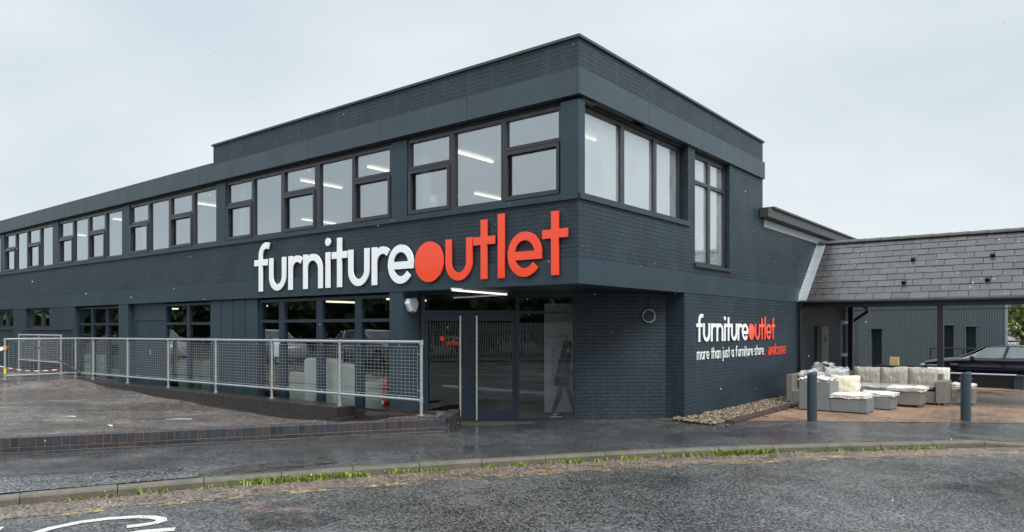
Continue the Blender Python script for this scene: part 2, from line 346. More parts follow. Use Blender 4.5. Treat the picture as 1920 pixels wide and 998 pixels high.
def letter(parent, c, x0, y0, sx, sy, depth, mat, w=SW, shear=0, name='letter'):
    wd, st = glyph(c, w); mb = MB()
    for i, s_ in enumerate(st):
        if s_ == 'dot':
            poly = [Vector((w*.52+math.cos(t)*w*.6, 1.29+math.sin(t)*w*.6)) for t in [2*math.pi*k/20 for k in range(20)]]
            q = [(x0+(p.x+shear*p.y)*sx, y0+p.y*sy) for p in poly]
            mb.add([(a, -depth, b) for a, b in q]+[(a, 0, b) for a, b in q], [list(range(20))]+[(k, 20+k, 20+(k+1)%20, (k+1)%20) for k in range(20)])
        else: stroke_mesh(mb, s_, w, x0, y0, sx, sy, depth-.001-i*.0012, -depth+i*.0012, shear)
    return wd, mb.build(name, mat, parent)
def disc(parent, cx, cz, rx, rz, depth, mat):
    q = [(cx+rx*math.cos(2*math.pi*k/48), cz+rz*math.sin(2*math.pi*k/48)) for k in range(48)]
    return MB().add([(a, -depth, b) for a, b in q]+[(a, 0, b) for a, b in q], [list(range(48))]+[(k, 48+k, 48+(k+1)%48, (k+1)%48) for k in range(48)]).build('disc', mat, parent)
LOGO = [('f',0),('u',.81),('r',1.81),('n',2.54),('i',3.59),('t',3.87),('u',4.59),('r',5.56),('e',6.2),('O',7.2),('u',8.26),('t',9.15),('l',9.9),('e',10.19),('t',11.15)]
def logo(parent, sx, sy, depth, z0=0, x0=0, w=SW, wm=WHITE, om=ORANGE):
    for i, (c, x) in enumerate(LOGO):
        if c == 'O': disc(parent, x0+(x+.495)*sx, z0+.5*sy, .495*sx, .5*sy, depth, om)
        else: letter(parent, c, x0+x*sx, z0, sx, sy, depth, wm if i < 9 else om, w)
# ================================================================ CAMERA, SKY, LIGHT
cam = bpy.data.cameras.new('camera'); co = bpy.data.objects.new('camera', cam); COL.objects.link(co)
co.location = (0, 0, 1.9); co.rotation_euler = (R_(90), 0, 0)
cam.sensor_width = 36; cam.lens = 36*1348/1920; cam.shift_y = 116/1920; cam.clip_end = 4000
SC.camera = co
wd = bpy.data.worlds.new('World'); SC.world = wd; wd.use_nodes = True; t = wd.node_tree
bg = t.nodes['Background']; sk = t.nodes.new('ShaderNodeTexSky'); sk.sky_type = 'NISHITA'; sk.sun_disc = False
sk.sun_elevation = R_(46); sk.sun_rotation = R_(150); sk.air_density = 1.2; sk.dust_density = 3
tc = t.nodes.new('ShaderNodeTexCoord'); mp = t.nodes.new('ShaderNodeMapping'); mp.inputs['Scale'].default_value = (1, 1, 2.4)
t.links.new(tc.outputs['Generated'], mp.inputs['Vector'])
nz = t.nodes.new('ShaderNodeTexNoise'); nz.inputs['Scale'].default_value = 2.1; nz.inputs['Detail'].default_value = 5; nz.inputs['Roughness'].default_value = .45
t.links.new(mp.outputs[0], nz.inputs['Vector'])
cr = t.nodes.new('ShaderNodeValToRGB'); cr.color_ramp.elements[0].position = .34; cr.color_ramp.elements[0].color = (6.9, 7.75, 8.4, 1)
cr.color_ramp.elements[1].position = .62; cr.color_ramp.elements[1].color = (8.5, 9.25, 9.6, 1)
t.links.new(nz.outputs['Fac'], cr.inputs['Fac'])
sx_ = t.nodes.new('ShaderNodeSeparateXYZ'); t.links.new(tc.outputs['Generated'], sx_.inputs[0])
mr = t.nodes.new('ShaderNodeMapRange'); mr.inputs['From Min'].default_value = .42; mr.inputs['From Max'].default_value = 1; mr.inputs['To Min'].default_value = 1; mr.inputs['To Max'].default_value = 3.5
t.links.new(sx_.outputs['Z'], mr.inputs['Value'])
mu = t.nodes.new('ShaderNodeMix'); mu.data_type = 'RGBA'; mu.blend_type = 'MULTIPLY'; mu.inputs[0].default_value = 1
t.links.new(cr.outputs[0], mu.inputs[6]); t.links.new(mr.outputs[0], mu.inputs[7])
mx = t.nodes.new('ShaderNodeMix'); mx.data_type = 'RGBA'; mx.inputs[0].default_value = .94
t.links.new(sk.outputs[0], mx.inputs[6]); t.links.new(mu.outputs[2], mx.inputs[7]); t.links.new(mx.outputs[2], bg.inputs['Color'])
bg.inputs['Strength'].default_value = .1
sl = bpy.data.lights.new('sun', 'SUN'); sl.energy = 2.7; sl.angle = R_(30); sl.color = (1, .97, .93)
so = bpy.data.objects.new('sun', sl); COL.objects.link(so); so.rotation_euler = (R_(44), 0, R_(30))
SC.view_settings.view_transform = 'Standard'; SC.view_settings.look = 'None'; SC.view_settings.exposure = 0; SC.view_settings.gamma = 1
SC.cycles.max_bounces = 8; SC.cycles.transparent_max_bounces = 16; SC.cycles.glossy_bounces = 4; SC.cycles.diffuse_bounces = 3
# ================================================================ GROUND
RZ = -.107
MB().add([(-600,-600,-.5),(600,-600,-.5),(600,900,-.5),(-600,900,-.5)], [(0,1,2,3)]).build('ground', EARTH)['kind'] = 'structure'
KP = [(-60,-16),(-30,-3.5),(-14,3.4),(-9,6.25),(-5.79,8.03),(-4.6,8.66),(-3.6,9.13),(-2.44,9.62),(-.83,10.2),(1,10.78),(2.68,11.25),(4.2,11.56),(5.6,11.78),(7.98,12.05),(9.6,12.15),(14,12.2),(30,12),(80,11)]
def kerb_y(X):
    for (a, b), (c, d) in zip(KP, KP[1:]):
        if a <= X <= c: return b+(d-b)*(X-a)/(c-a)
    return KP[-1][1]
def kp_pts(off, x0, x1, n):
    out = []
    for i in range(n+1):
        X = x0+(x1-x0)*i/n; e = .15; dy = (kerb_y(X+e)-kerb_y(X-e))/(2*e); L_ = math.hypot(1, dy)
        out.append((X+off*dy/L_, kerb_y(X)-off/L_))
    return out
def kdrop(X): return -.085*sstep(7.9, 9.3, X)
def strip(a, b, z):
    n = len(a); return MB().add([(x, y, z) for x, y in a]+[(x, y, z) for x, y in b], [(i, n+i, n+i+1, i+1)[::-1] for i in range(n-1)])
rb = MB(); pts = kp_pts(0, -60, 80, 160)
rb.add([(x, y+.05, RZ) for x, y in pts]+[(x*1.0, min(y-.1, -45), RZ) for x, y in pts], [(i, 161+i, 162+i, i+1) for i in range(160)])
tag(rb.build('road', ROAD), kind='structure')
kb = MB(); acc = kp_pts(0, -24, 26, 700); run = [acc[0]]
for p in acc[1:]:
    run.append(p)
    if sum(math.dist(u, v) for u, v in zip(run, run[1:])) >= .9:
        a, b = Vector(run[0]), Vector(run[-1]); d = (b-a).normalized(); nn = Vector((-d.y, d.x)); L_ = (b-a).length-.009
        dz0 = kdrop(a.x); dz1 = kdrop(b.x); jz = rnd.uniform(-.004, .004)
        prof = [(0,-.3),(0,-.035),(.012,-.008),(.03,.002),(.14,.004),(.14,-.3)]
        kb.loft([[(a.x+nn.x*o, a.y+nn.y*o, z+jz+(dz0 if z > -.2 else 0)) for o, z in prof][::-1], [(a.x+d.x*L_+nn.x*o, a.y+d.y*L_+nn.y*o, z+jz+(dz1 if z > -.2 else 0)) for o, z in prof][::-1]])
        run = [p]
tag(kb.build('kerb', KERB), kind='structure')
LWA, LWB = Vector((-1.14, 13.13)), Vector((-7.66, 10.76)); LWD = (LWB-LWA).normalized()
def pave_back(X):
    if X < -1.14:
        s = (X+1.14)/LWD.x; return LWA.y+LWD.y*s+.1
    if X < 3.2: return 15.3
    return 14.85-.08*(X-3.5) if X < 10.2 else 14.31
NP = 260; NR = 26; pv = MB(); vs = []
for i in range(NP+1):
    X = -24+50*i/NP; y0 = kerb_y(X)+.13; y1 = pave_back(X)
    for j in range(NR+1):
        Y = y0+(y1-y0)*j/NR; f = 1-j/NR; vs.append((X, Y, pave_z(X, Y)+kdrop(X)*f+.006*mnoise.noise(Vector((X*.7, Y*.7, 0)))))
pv.add(vs, [(i*(NR+1)+j, (i+1)*(NR+1)+j, (i+1)*(NR+1)+j+1, i*(NR+1)+j+1) for i in range(NP) for j in range(NR)])
tag(pv.build('pavement', PAVE, smooth=True), kind='structure')
def gpt(x, y, z=0):
    Y = (1.9-z)*1348/(y-615); return ((x-960)/1348*Y, Y, z)
tag(MB().add([(-6.15,8.05,.013),(-3.98,9.12,.013),(-4.25,9.78,.013),(-5.6,9.35,.013),(-7.2,8.85,.013),(-9,8.2,.013),(-9,6.6,.013)], [(0,1,2,3,4,5,6)]).build('pavement_patch', PATCH), kind='structure')
pb = MB(); vs = []; NX, NY = 60, 60
for i in range(NX+1):
    X = 3.1+60*(i/NX)**1.6; y0 = 14.85-.08*(X-3.5) if X < 10.2 else 14.31
    for j in range(NY+1):
        Y = y0-.02+70*(j/NY)**1.8; vs.append((X, Y, pave_z(X, Y)+.004))
pb.add(vs, [(i*(NY+1)+j, (i+1)*(NY+1)+j, (i+1)*(NY+1)+j+1, i*(NY+1)+j+1) for i in range(NX) for j in range(NY)])
tag(pb.build('block_paving', PAVERS), kind='structure')
tag(strip(kp_pts(-.02, -14, 14, 160), kp_pts(.66, -14, 14, 160), RZ+.004).build('gutter_silt', DIRT), kind='structure')
tag(strip(kp_pts(.68, -14, 14, 160), kp_pts(.78, -14, 14, 160), RZ+.008).build('yellow_line', YEL), kind='structure')
tag(strip(kp_pts(.45, 0.2, 14, 120), kp_pts(.54, 0.2, 14, 120), RZ+.008).build('yellow_line', YEL), kind='structure')
wl = MB()
def ground_stroke(px, w):
    P = [Vector(gpt(x, y, RZ)) for x, y in px]; n = len(P); a = []; b = []
    for i in range(n):
        d = (P[min(i+1, n-1)]-P[max(i-1, 0)]).normalized(); nn = Vector((-d.y, d.x, 0)); a.append(P[i]+nn*w/2); b.append(P[i]-nn*w/2)
    wl.add([(p.x, p.y, RZ+.008) for p in a+b], [(i, n+i, n+i+1, i+1) for i in range(n-1)])
ground_stroke([(10,1030),(50,1006),(95,992),(150,980.5),(205,973.5),(255,970.5),(285,971),(302,974),(303,978),(290,982),(268,985.5),(238,989)], .115)
ground_stroke([(120,1030),(200,1010),(270,998),(328,993.5)], .13)
ground_stroke([(-60,1003),(-30,995),(5,992)], .13)
tag(wl.build('road_lettering', WPAINT), kind='structure')
for nm, px, zz, mt in (('road_patch', [(440,948),(470,938),(545,934),(590,950),(585,976),(520,982),(455,968)], RZ+.005, PINK), ('road_patch', [(462,972),(500,960),(575,958),(640,972),(590,992),(480,992)], RZ+.009, DARKPATCH), ('pavement_patch', [(410,878),(480,869),(608,854),(640,866),(540,877),(424,890)], .013, BROWNPATCH)):
    tag(MB().add([gpt(x, y, zz) for x, y in px][::-1], [tuple(range(len(px)))]).build(nm, mt), kind='structure')
# forecourt (in the building frame), sloping
CPT = [(-7.66,10.76,.19),(-12,9.2,.22),(-3.5,12.3,.12),(-1.2,13.3,.235),(-1.7,13.6,.27),(-3.3,14.1,0),(-5,15.4,-.06),(-6.8,17,-.03),(-9,18.8,.05),(-11,20.5,.14),(-14,22.5,.30),(-20,18,.34),(-24,30,.35),(-12,16,.17)]
def fore_z(X, Y):
    a = b = 0
    for x, y, z in CPT:
        w = 1/((x-X)**2+(y-Y)**2+.12)**1.4; a += w*z; b += w
    return a/b
vs = []; NX, NY = 90, 46
for i in range(NX+1):
    x = -2.62-38*(i/NX)**1.5; y0 = max(-.32+1.635*(x+2.6)+.05, -20); y1 = .06 if x < -4.2 else (.5 if x < -3.25 else -.32+(x+2.6)/(-.69)*.937)
    for j in range(NY+1):
        p = W(x, y0+(y1-y0)*j/NY); vs.append((p.x, p.y, fore_z(p.x, p.y)+.012*mnoise.noise(Vector((p.x*.8, p.y*.8, 3)))))
tag(MB().add(vs, [(i*(NY+1)+j, i*(NY+1)+j+1, (i+1)*(NY+1)+j+1, (i+1)*(NY+1)+j) for i in range(NX) for j in range(NY)]).build('forecourt', FORE, smooth=True), kind='structure')
# ---- weeds along the kerb
gm = MB()
def clump(X, off, n, r, h):
    x0, y0 = kp_pts(off, X, X+.01, 1)[0]
    for k in range(n):
        a = rnd.gauss(0, r); b = rnd.gauss(0, .035); px, py = x0+a, kerb_y(x0+a)-off+b; hh = h*rnd.uniform(.35, 1.1); t = rnd.uniform(0, 6.28); ln = rnd.uniform(.3, 1.3)*hh; wv = .006+.004*rnd.random()
        dx, dy = math.cos(t), math.sin(t); py = min(py, kerb_y(px)-.02)
        gm.add([(px-dy*wv,py+dx*wv,RZ),(px+dy*wv,py-dx*wv,RZ),(px+dx*ln*.45+dy*wv*.8,py+dy*ln*.45-dx*wv*.8,RZ+hh*.75),(px+dx*ln*.45-dy*wv*.8,py+dy*ln*.45+dx*wv*.8,RZ+hh*.75),(px+dx*ln,py+dy*ln,RZ+hh*.85)], [(0,1,2,3),(3,2,4)])
for X, n, r, h in [(-5.1,8,.04,.09),(-4.85,10,.06,.09),(-4.35,26,.07,.12),(-3.8,14,.08,.09),(-3.3,110,.16,.14),(-2.85,150,.16,.13),(-2.45,190,.2,.12),(-2.05,60,.09,.10),(-1.55,60,.08,.10),(-1.25,30,.06,.08),(-1.05,36,.06,.08),(-.35,36,.07,.09),(.08,44,.06,.09),(.5,26,.08,.07),(.95,80,.14,.09),(1.3,30,.12,.07),(1.75,60,.08,.10),(2.05,30,.15,.06),(2.4,40,.08,.07),(2.8,50,.1,.08),(3.45,260,.24,.14),(3.95,120,.14,.12),(4.6,30,.1,.06),(5.3,40,.12,.07),(5.9,60,.14,.08),(6.5,60,.16,.09),(6.9,50,.12,.08)]:
    clump(X, .05, int(n*.95), r*1.05, h*.75)
tag(gm.build('kerbside_grass', GRASS), 'tufts of bright green grass and weeds growing along the kerb', 'grass', kind='stuff')
# ================================================================ THE STORE
ST = thing('furniture_store', (CX, CY, 0), ANG, 'large dark slate blue two storey brick furniture store with overhanging corner and ribbon windows', 'building')
# planes: L (a = distance left of the corner, d = inwards), R (a = distance back from the corner, d = inwards)
def BL(mb, a0, a1, z0, z1, d0, d1): return mb.box(-a1, -a0, d0, d1, z0, z1)
def BR(mb, a0, a1, z0, z1, d0, d1): return mb.box(-d1, -d0, a0, a1, z0, z1)
UEND = 36.
br = MB()
BL(br, 0, UEND, 3.05, 4.02, 0, .3); BL(br, 0, 11.41, 6.15, 6.66, 0, .3)
BR(br, .3, 4.5, 3.05, 4.02, 0, .3); BR(br, 4.16, 4.5, 4.02, 5.72, 0, .3); BR(br, 4.5, 6.41, 3.05, 3.2, 0, .3); BR(br, 6.41, 8.62, 3.05, 5.72, 0, .3)
BR(br, .3, 8.62, 6.15, 6.66, 0, .3); BR(br, 8.62, 18.7, 3.05, 4.65, .0, .3); BR(br, 3.98, 16.2, -.3, 2.63, 0, .3); BR(br, 17.5, 18.7, -.3, 2.63, 0, .3); BR(br, 16.2, 17.5, 2.15, 2.63, 0, .3)
BL(br, .3, 11.41, 4.6, 6.66, 8.32, 8.62); br.box(-11.41, -11.11, .3, 8.32, 6.15, 6.66)
# ground floor left wing: wall round the small windows
BL(br, 20.55, 22.66, -.3, 2.63, 0, .3); BL(br, 22.66, 25.05, -.3, 1.9, 0, .3); BL(br, 25.05, 26.4, -.3, 2.63, 0, .3); BL(br, 26.4, 28.6, -.3, 1.9, 0, .3); BL(br, 28.6, UEND, -.3, 2.63, 0, .3)
BL(br, 4.58, 20.55, -.3, .15, .02, .3)
# rear and end walls
br.box(-UEND, -UEND+.3, .3, 8.32, -.3, 6.15); BL(br, 11.41, UEND, -.3, 6.15, 8.32, 8.62)
br.build('brick_wall', BRICK, ST)
def dpt(s, d): return (-4.18+.7354*s-.6776*d, .508+.6776*s+.7354*d)
dw = MB(); q = [dpt(3.22, 0), dpt(5.118, 0), dpt(5.118, .25), dpt(3.22, .25)]; dw.prism(q, -.3, 2.63)
dw.box(-.42, -.3, 3.98, 4.3, -.3, 2.63); dw.build('entrance_wall', BRICK, ST)
bd = MB(); BL(bd, 0, UEND, 2.63, 3.05, -.012, .3); BR(bd, .3, 18.7, 2.63, 3.05, -.012, .3); bd.box(0, .012, -.012, .3, 2.63, 3.05); bd.build('concrete_band', RENDER, ST)
fa = MB(); k = 0.
while k < UEND: BL(fa, k+.004, min(k+2.4, UEND)-.004, 5.72, 6.148, -.06, .28); k += 2.4
k = -.06
while k < 8.6: BR(fa, k+.004, min(k+2.4, 8.62)-.004, 5.72, 6.148, -.06 , .28) if k > 0 else fa.box(.001, .06, -.06, 2.336, 5.72, 6.148); k += 2.4
fa.build('fascia_board', FASCIA, ST)
hd = MB(); BL(hd, 0, UEND, 5.66, 5.719, .1, .5); BR(hd, .1, 8.4, 5.66, 5.719, .1, .5); hd.build('window_head', BLACK, ST)
sl_ = MB(); BL(sl_, 0, UEND, 4.02, 4.12, -.045, .3); BR(sl_, .0, 4.2, 4.02, 4.12, -.045, .3); BR(sl_, 4.44, 6.47, 3.2, 3.27, -.05, .3); sl_.build('window_sill', RENDER, ST)
cp = MB(); BL(cp, -.04, 11.45, 6.66, 6.705, -.04, .34); BR(cp, .34, 8.66, 6.66, 6.705, -.04, .34); cp.box(-11.45, -.34, 8.28, 8.66, 6.66, 6.705); BL(cp, 11.45, UEND, 6.15, 6.225, -.03, .32); cp.build('roof_coping', CAPG, ST)
rf = MB(); rf.box(-11.1, -.3, .3, 8.32, 6.2, 6.3); rf.box(-UEND+.3, -11.42, .33, 8.3, 6.1, 6.18); rf.box(-14, -.3, 8.63, 18.6, 4.8, 4.92); rf.build('flat_roof', CAPG, ST)
# slab between the storeys, with the soffit over the entrance
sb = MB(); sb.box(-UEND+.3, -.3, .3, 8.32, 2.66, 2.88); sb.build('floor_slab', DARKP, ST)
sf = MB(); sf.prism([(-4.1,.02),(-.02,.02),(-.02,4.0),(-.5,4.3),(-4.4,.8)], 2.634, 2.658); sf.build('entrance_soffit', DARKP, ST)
# pilasters
pl = MB(); BL(pl, 0, .36, 4.12, 5.66, .0, .12); pl.box(-.36, -.0, .12, .19, 4.12, 5.66); pl.build('corner_column', RENDER, ST)
for a, b in [(4.12,4.56),(10.9,11.36),(16.42,16.92),(22.0,22.52),(27.6,28.05),(33.2,33.7)]: pl = MB(); BL(pl, a, b, 4.12, 5.66, .05, .4); pl.build('pilaster', RENDER, ST)
for a, b in [(16.39,17.05),(20.42,20.55)]: pl = MB(); BL(pl, a, b, -.3, 2.63, .003, .3); pl.build('pilaster', RENDER, ST)
pl = MB(); BL(pl, 4.19, 4.58, -.3, 2.63, .003, .3); BL(pl, 4.19, 4.45, -.3, 2.63, .3, .62); pl.build('pilaster', RENDER, ST)
# wall panels beside the shop windows
pn = MB()
for a in (9.44, 10.0, 10.56, 11.12): BL(pn, a+.012, a+.545, .15, 2.6, .06, .14)
BL(pn, 9.42, 11.65, .15, 2.62, .14, .3); pn.build('cladding_panel', RENDER, ST)
dp = MB(); BL(dp, 14.25, 16.39, 2.18, 2.62, .14, .3); BL(dp, 14.4, 15.3, .15, 2.12, .16, .3); BL(dp, 15.32, 16.2, .15, 2.12, .16, .3); BL(dp, 16.2, 16.39, .15, 2.18, .14, .3); BL(dp, 14.25, 14.4, .15, 2.18, .14, .3); BL(dp, 14.4, 16.2, 2.12, 2.18, .14, .3)
side = dp.build('side_door', RENDER, ST); hm = MB(); hm.tube([(-15.24,.14,1.1),(-15.24,.14,1.25)], .014); hm.build('handle', GALV, side)
# windows ----------------------------------------------------------------
def window(plane, panes, z0, z1, d, splits=(), zt=5.08, glass=GUP, fr=FRAME, fw=.05, sashes=True, name='window', extra=()):
    """panes: list of (a0,a1) glass openings; splits: indices carrying a transom with a lower opening sash"""
    B = BL if plane == 'L' else BR; a_lo, a_hi = panes[0][0]-fw-.02, panes[-1][1]+fw+.02
    f = MB(); B(f, a_lo, a_hi, z1, z1+fw+.01, d-.04, d+.06); B(f, a_lo, a_hi, z0-fw-.02, z0, d-.04, d+.06)
    edges = [(a_lo, panes[0][0])]+[(p[1], q_[0]) for p, q_ in zip(panes, panes[1:])]+[(panes[-1][1], a_hi)]
    for a, b in edges: B(f, a, b, z0, z1, d-.04, d+.06)
    for i in splits: B(f, panes[i][0], panes[i][1], zt-.03, zt+.03, d-.038, d+.058)
    for zz in extra:
        for p in panes: B(f, p[0], p[1], zz-.035, zz+.035, d-.038, d+.058)
    wo = f.build(name, fr, ST)
    for i, p in enumerate(panes):
        if i in splits and sashes:
            s_ = MB(); a, b = p; w_ = .055
            B(s_, a-.025, b+.025, zt-.06-w_, zt-.06+.012, d-.07, d-.0385); B(s_, a-.025, b+.025, z0-.03, z0+w_-.01, d-.07, d-.0385)
            B(s_, a-.025, a+w_-.02, z0+w_-.01, zt-.06-w_, d-.07, d-.0385); B(s_, b-w_+.02, b+.025, z0+w_-.01, zt-.06-w_, d-.07, d-.0385)
            so_ = s_.build('opening_sash', fr, wo)
    g = MB()
    for a, b in panes: B(g, a-.01, b+.01, z0-.01, z1+.01, d+.010, d+.0135)
    g.build('pane', glass, wo); return wo
window('L', [(.45,1.59),(1.71,2.85),(2.99,4.06)], 4.19, 5.58, .12, (0,2))
window('L', [(4.66,5.77),(5.86,6.99),(7.17,8.35),(8.48,9.64),(9.74,10.85)], 4.19, 5.58, .12, (0,2,4))
for a0 in (11.41, 16.97, 22.58, 28.1):
    window('L', [(a0,a0+1.15),(a0+1.28,a0+2.44),(a0+2.58,a0+3.73),(a0+3.85,a0+4.98)], 4.19, 5.58, .12, (1,3))
window('R', [(.36,1.64),(1.78,2.93),(3.06,4.02)], 4.19, 5.6, .2, (), glass=GR)
window('R', [(4.62,5.42),(5.56,6.32)], 3.34, 5.6, .15, (), glass=GR, extra=(5.07,))
window('L', [(4.66,5.57),(5.79,6.92),(7.14,8.38),(8.6,9.34)], .2, 2.52, .14, (), glass=GLO, extra=(2.06,), fr=NAVY, fw=.05)
window('L', [(11.72,12.85),(13.0,14.17)], .2, 2.52, .14, (), glass=GLO, extra=(2.02,), fr=NAVY)
window('L', [(17.12,18.05),(18.2,19.2),(19.35,20.35)], .2, 2.52, .14, (), glass=GLO, extra=(2.02,), fr=NAVY)
window('L', [(22.75,23.6),(23.75,24.95)], 1.97, 2.55, .14, (), glass=GUP, fw=.05); window('L', [(26.5,27.4),(27.55,28.5)], 1.97, 2.55, .14, (), glass=GUP)
ss = MB(); BL(ss, 20.6, 25.1, 1.83, 1.9, -.05, -.001); BL(ss, 26.35, 28.7, 1.83, 1.9, -.05, -.001); ss.build('window_sill', RENDER, ST)
# entrance: doors and glazed screen -----------------------------------------
def BD(mb, s0, s1, z0, z1, d0, d1): return mb.prism([dpt(s0,d0), dpt(s1,d0), dpt(s1,d1), dpt(s0,d1)], z0, z1)
es = MB(); BD(es, 0, .075, -.06, 2.63, -.03, .07); BD(es, 1.94, 2.02, -.06, 2.63, -.03, .07); BD(es, 3.16, 3.22, -.06, 2.63, -.03, .07)
BD(es, .075, 1.94, 2.175, 2.26, -.03, .07); BD(es, 2.02, 3.16, 2.19, 2.25, -.03, .07); BD(es, .075, 3.16, 2.59, 2.63, -.03, .07); BD(es, 2.02, 3.16, -.06, .03, -.03, .07)
scr = es.build('entrance_screen', NAVY, ST)
g = MB(); BD(g, .07, 1.945, 2.25, 2.6, .01, .014); BD(g, 2.015, 3.165, .02, 2.2, .01, .014); BD(g, 2.015, 3.165, 2.24, 2.6, .01, .014); g.build('pane', GDOOR, scr)
for s0, s1, hs in ((.08, 1.003, .80), (1.008, 1.935, 1.135)):
    dm = MB(); a, b = (s0, s1); li, ri = (.06, .16) if hs < 1 else (.16, .06)
    BD(dm, a, a+li, -.05, 2.17, -.02, .05); BD(dm, b-ri, b, -.05, 2.17, -.02, .05); BD(dm, a+li, b-ri, 2.04, 2.17, -.02, .05); BD(dm, a+li, b-ri, -.05, .19, -.02, .05)
    do = dm.build('entrance_door', NAVY, ST); g = MB(); BD(g, a+li-.01, b-ri+.01, .18, 2.05, .01, .014); g.build('pane', GDOOR, do)
    hx, hy = dpt(hs, -.09); h_ = MB(); h_.tube([(hx,hy,.0),(hx,hy,2.15)], .019, 12)
    for zz in (.3, 1.85): bx, by = dpt(hs, -.015); h_.tube([(hx,hy,zz),(bx,by,zz)], .012, 8)
    h_.build('handle', STEEL, do)
th = MB(); BD(th, -.1, 5.1, -.1, -.035, -.32, .02); BD(th, .05, 1.95, -.036, -.03, -.05, .02); th.build('threshold', KERB, ST)
# gutter of the lower rear range, soldier edge
gt = MB(); BR(gt, 8.35, 18.8, 4.72, 4.95, -.24, -.02); BR(gt, 8.63, 18.8, 4.95, 5.0, -.3, .3); gt.build('box_gutter', CAPG, ST)
gb = MB(); BR(gb, 8.64, 18.7, 4.5, 4.7, -.03, -.001); gb.build('eaves_board', LEAD, ST)
dp2 = MB(); dp2.tube([(.07,11.5,2.5),(.07,11.5,0)], .05, 10); dp2.box(.0, .16, 11.42, 11.58, 2.45, 2.6); dp2.build('downpipe', BLACK, ST)
mc = MB(); mc.bbox(.0, .16, 13.4, 14.15, .55, 1.95, .01); mco = mc.build('meter_cabinet', simple('cabinet_grey', (.16,.18,.18), .5), ST); ml = MB(); ml.box(.162, .17, 13.62, 13.86, 1.45, 1.68); ml.build('label_plate', BLACK, mco)
sd = MB(); BR(sd, 16.2, 16.3, -.2, 2.15, .05, .15); BR(sd, 17.4, 17.5, -.2, 2.15, .05, .15); BR(sd, 16.3, 17.4, 2.05, 2.15, .05, .15); BR(sd, 16.3, 17.4, .9, 1.0, .06, .14); sdo = sd.build('glazed_side_door', GALV, ST)
g = MB(); BR(g, 16.29, 17.41, -.2, 2.06, .1, .104); g.build('pane', GDOOR, sdo)
# interiors ----------------------------------------------------------------
il = MB(); il.box(-UEND+.4, -.4, 8.2, 8.3, 2.9, 5.9); il.box(-UEND+.4, -.31, .31, 8.2, 5.76, 5.95)
for a in (4.3, 11.0, 16.6, 22.2, 27.8): il.box(-a-.12, -a+.3, .45, .6, 2.89, 5.76)
for a in (4.4, 11.1, 16.6, 22.2): il.box(-a-.06, -a+.06, 4.5, 8.2, 2.89, 5.76)
il.build('upper_room_lining', INTW, ST)
fl = MB(); fl.box(-UEND+.4, -.31, .31, 8.2, 2.881, 2.89); fl.build('upper_room_floor', INTF, ST)
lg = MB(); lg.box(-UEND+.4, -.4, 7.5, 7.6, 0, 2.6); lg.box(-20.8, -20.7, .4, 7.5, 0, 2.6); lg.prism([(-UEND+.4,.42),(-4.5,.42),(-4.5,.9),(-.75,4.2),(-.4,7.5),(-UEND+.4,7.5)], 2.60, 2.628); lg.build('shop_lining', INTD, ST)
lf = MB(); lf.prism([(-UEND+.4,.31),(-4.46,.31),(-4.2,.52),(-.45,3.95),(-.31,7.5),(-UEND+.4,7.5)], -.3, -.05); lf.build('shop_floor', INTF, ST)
for a, y_, ln in [(1.29,1.7,.9),(4.15,1.5,1.25),(6.78,1.3,.8),(9.35,1.25,1.3),(14.75,1.2,.9),(20.1,1.1,.5),(25.8,1.8,.6),(7.03,5.4,1.2),(15.0,5.27,1.45)]:
    tb = MB(); tb.box(-a-.03, -a+.03, y_, y_+ln, 5.69, 5.73); tb.build('ceiling_light', TUBE, ST)
for a, y_ in ((6.2,1.4),(8.6,1.4),(13,1.4),(18.5,1.4)):
    tb = MB(); tb.box(-a-.05, -a+.05, y_, y_+1.2, 2.55, 2.59); tb.build('ceiling_light', TUBE, ST)
# ---- entrance strip light, alarm box, cable
e = thing('strip_light', (-.6, 13.98, 2.575), math.atan2(1.77, 1.0), 'long lit white strip light under the soffit above the glass doors', 'strip light')
b = MB(); b.box(-1.0, 1.0, -.03, .03, .03, .055); b.build('body', DRUM, e); b = MB(); b.box(-.98, .98, -.02, .02, .0, .03); b.build('tube', TUBE2, e)
p = W(-4.18+.0, .2, 2.36); e = thing('alarm_box', p, ANG, 'white hexagonal alarm box on the wall left of the glass doors', 'alarm box')
b = MB(); hexa = [(y*1.4, z) for y, z in [(-.11,.03),(-.075,.13),(.075,.15),(.12,.03),(.07,-.14),(-.05,-.13)]]
b.add([(0, y, z) for y, z in hexa]+[(.07, y, z) for y, z in hexa]+[(.095, y*.8, z*.8) for y, z in hexa], [(0,1,2,3,4,5)[::-1],(12,13,14,15,16,17)]+[(i,(i+1)%6,6+(i+1)%6,6+i) for i in range(6)]+[(6+i,6+(i+1)%6,12+(i+1)%6,12+i) for i in range(6)])
b.build('casing', DRUM, e); b = MB(); b.box(.005, .06, -.03, .03, -.17, -.13); b.build('sounder', GREYT, e)
x_, y_ = dpt(4.74, -.03); p = W(x_, y_, 2.15); cb = MB(); cs = thing('cable_coil', p, ANG+R_(42.7), 'coil of grey cable hanging on the brick wall right of the entrance', 'cable')
for j in range(3): cb.tube([((.125+.006*j)*math.cos(t*.2618)+.004*j, -.012*j, (.125+.006*j)*math.sin(t*.2618)) for t in range(25)], .007, 6)
cb.build('loop', GALV, cs); cb = MB(); cb.tube([(0,0,.13),(.01,0,.46)], .005, 6); cb.build('cable_tail', BLACK, cs)
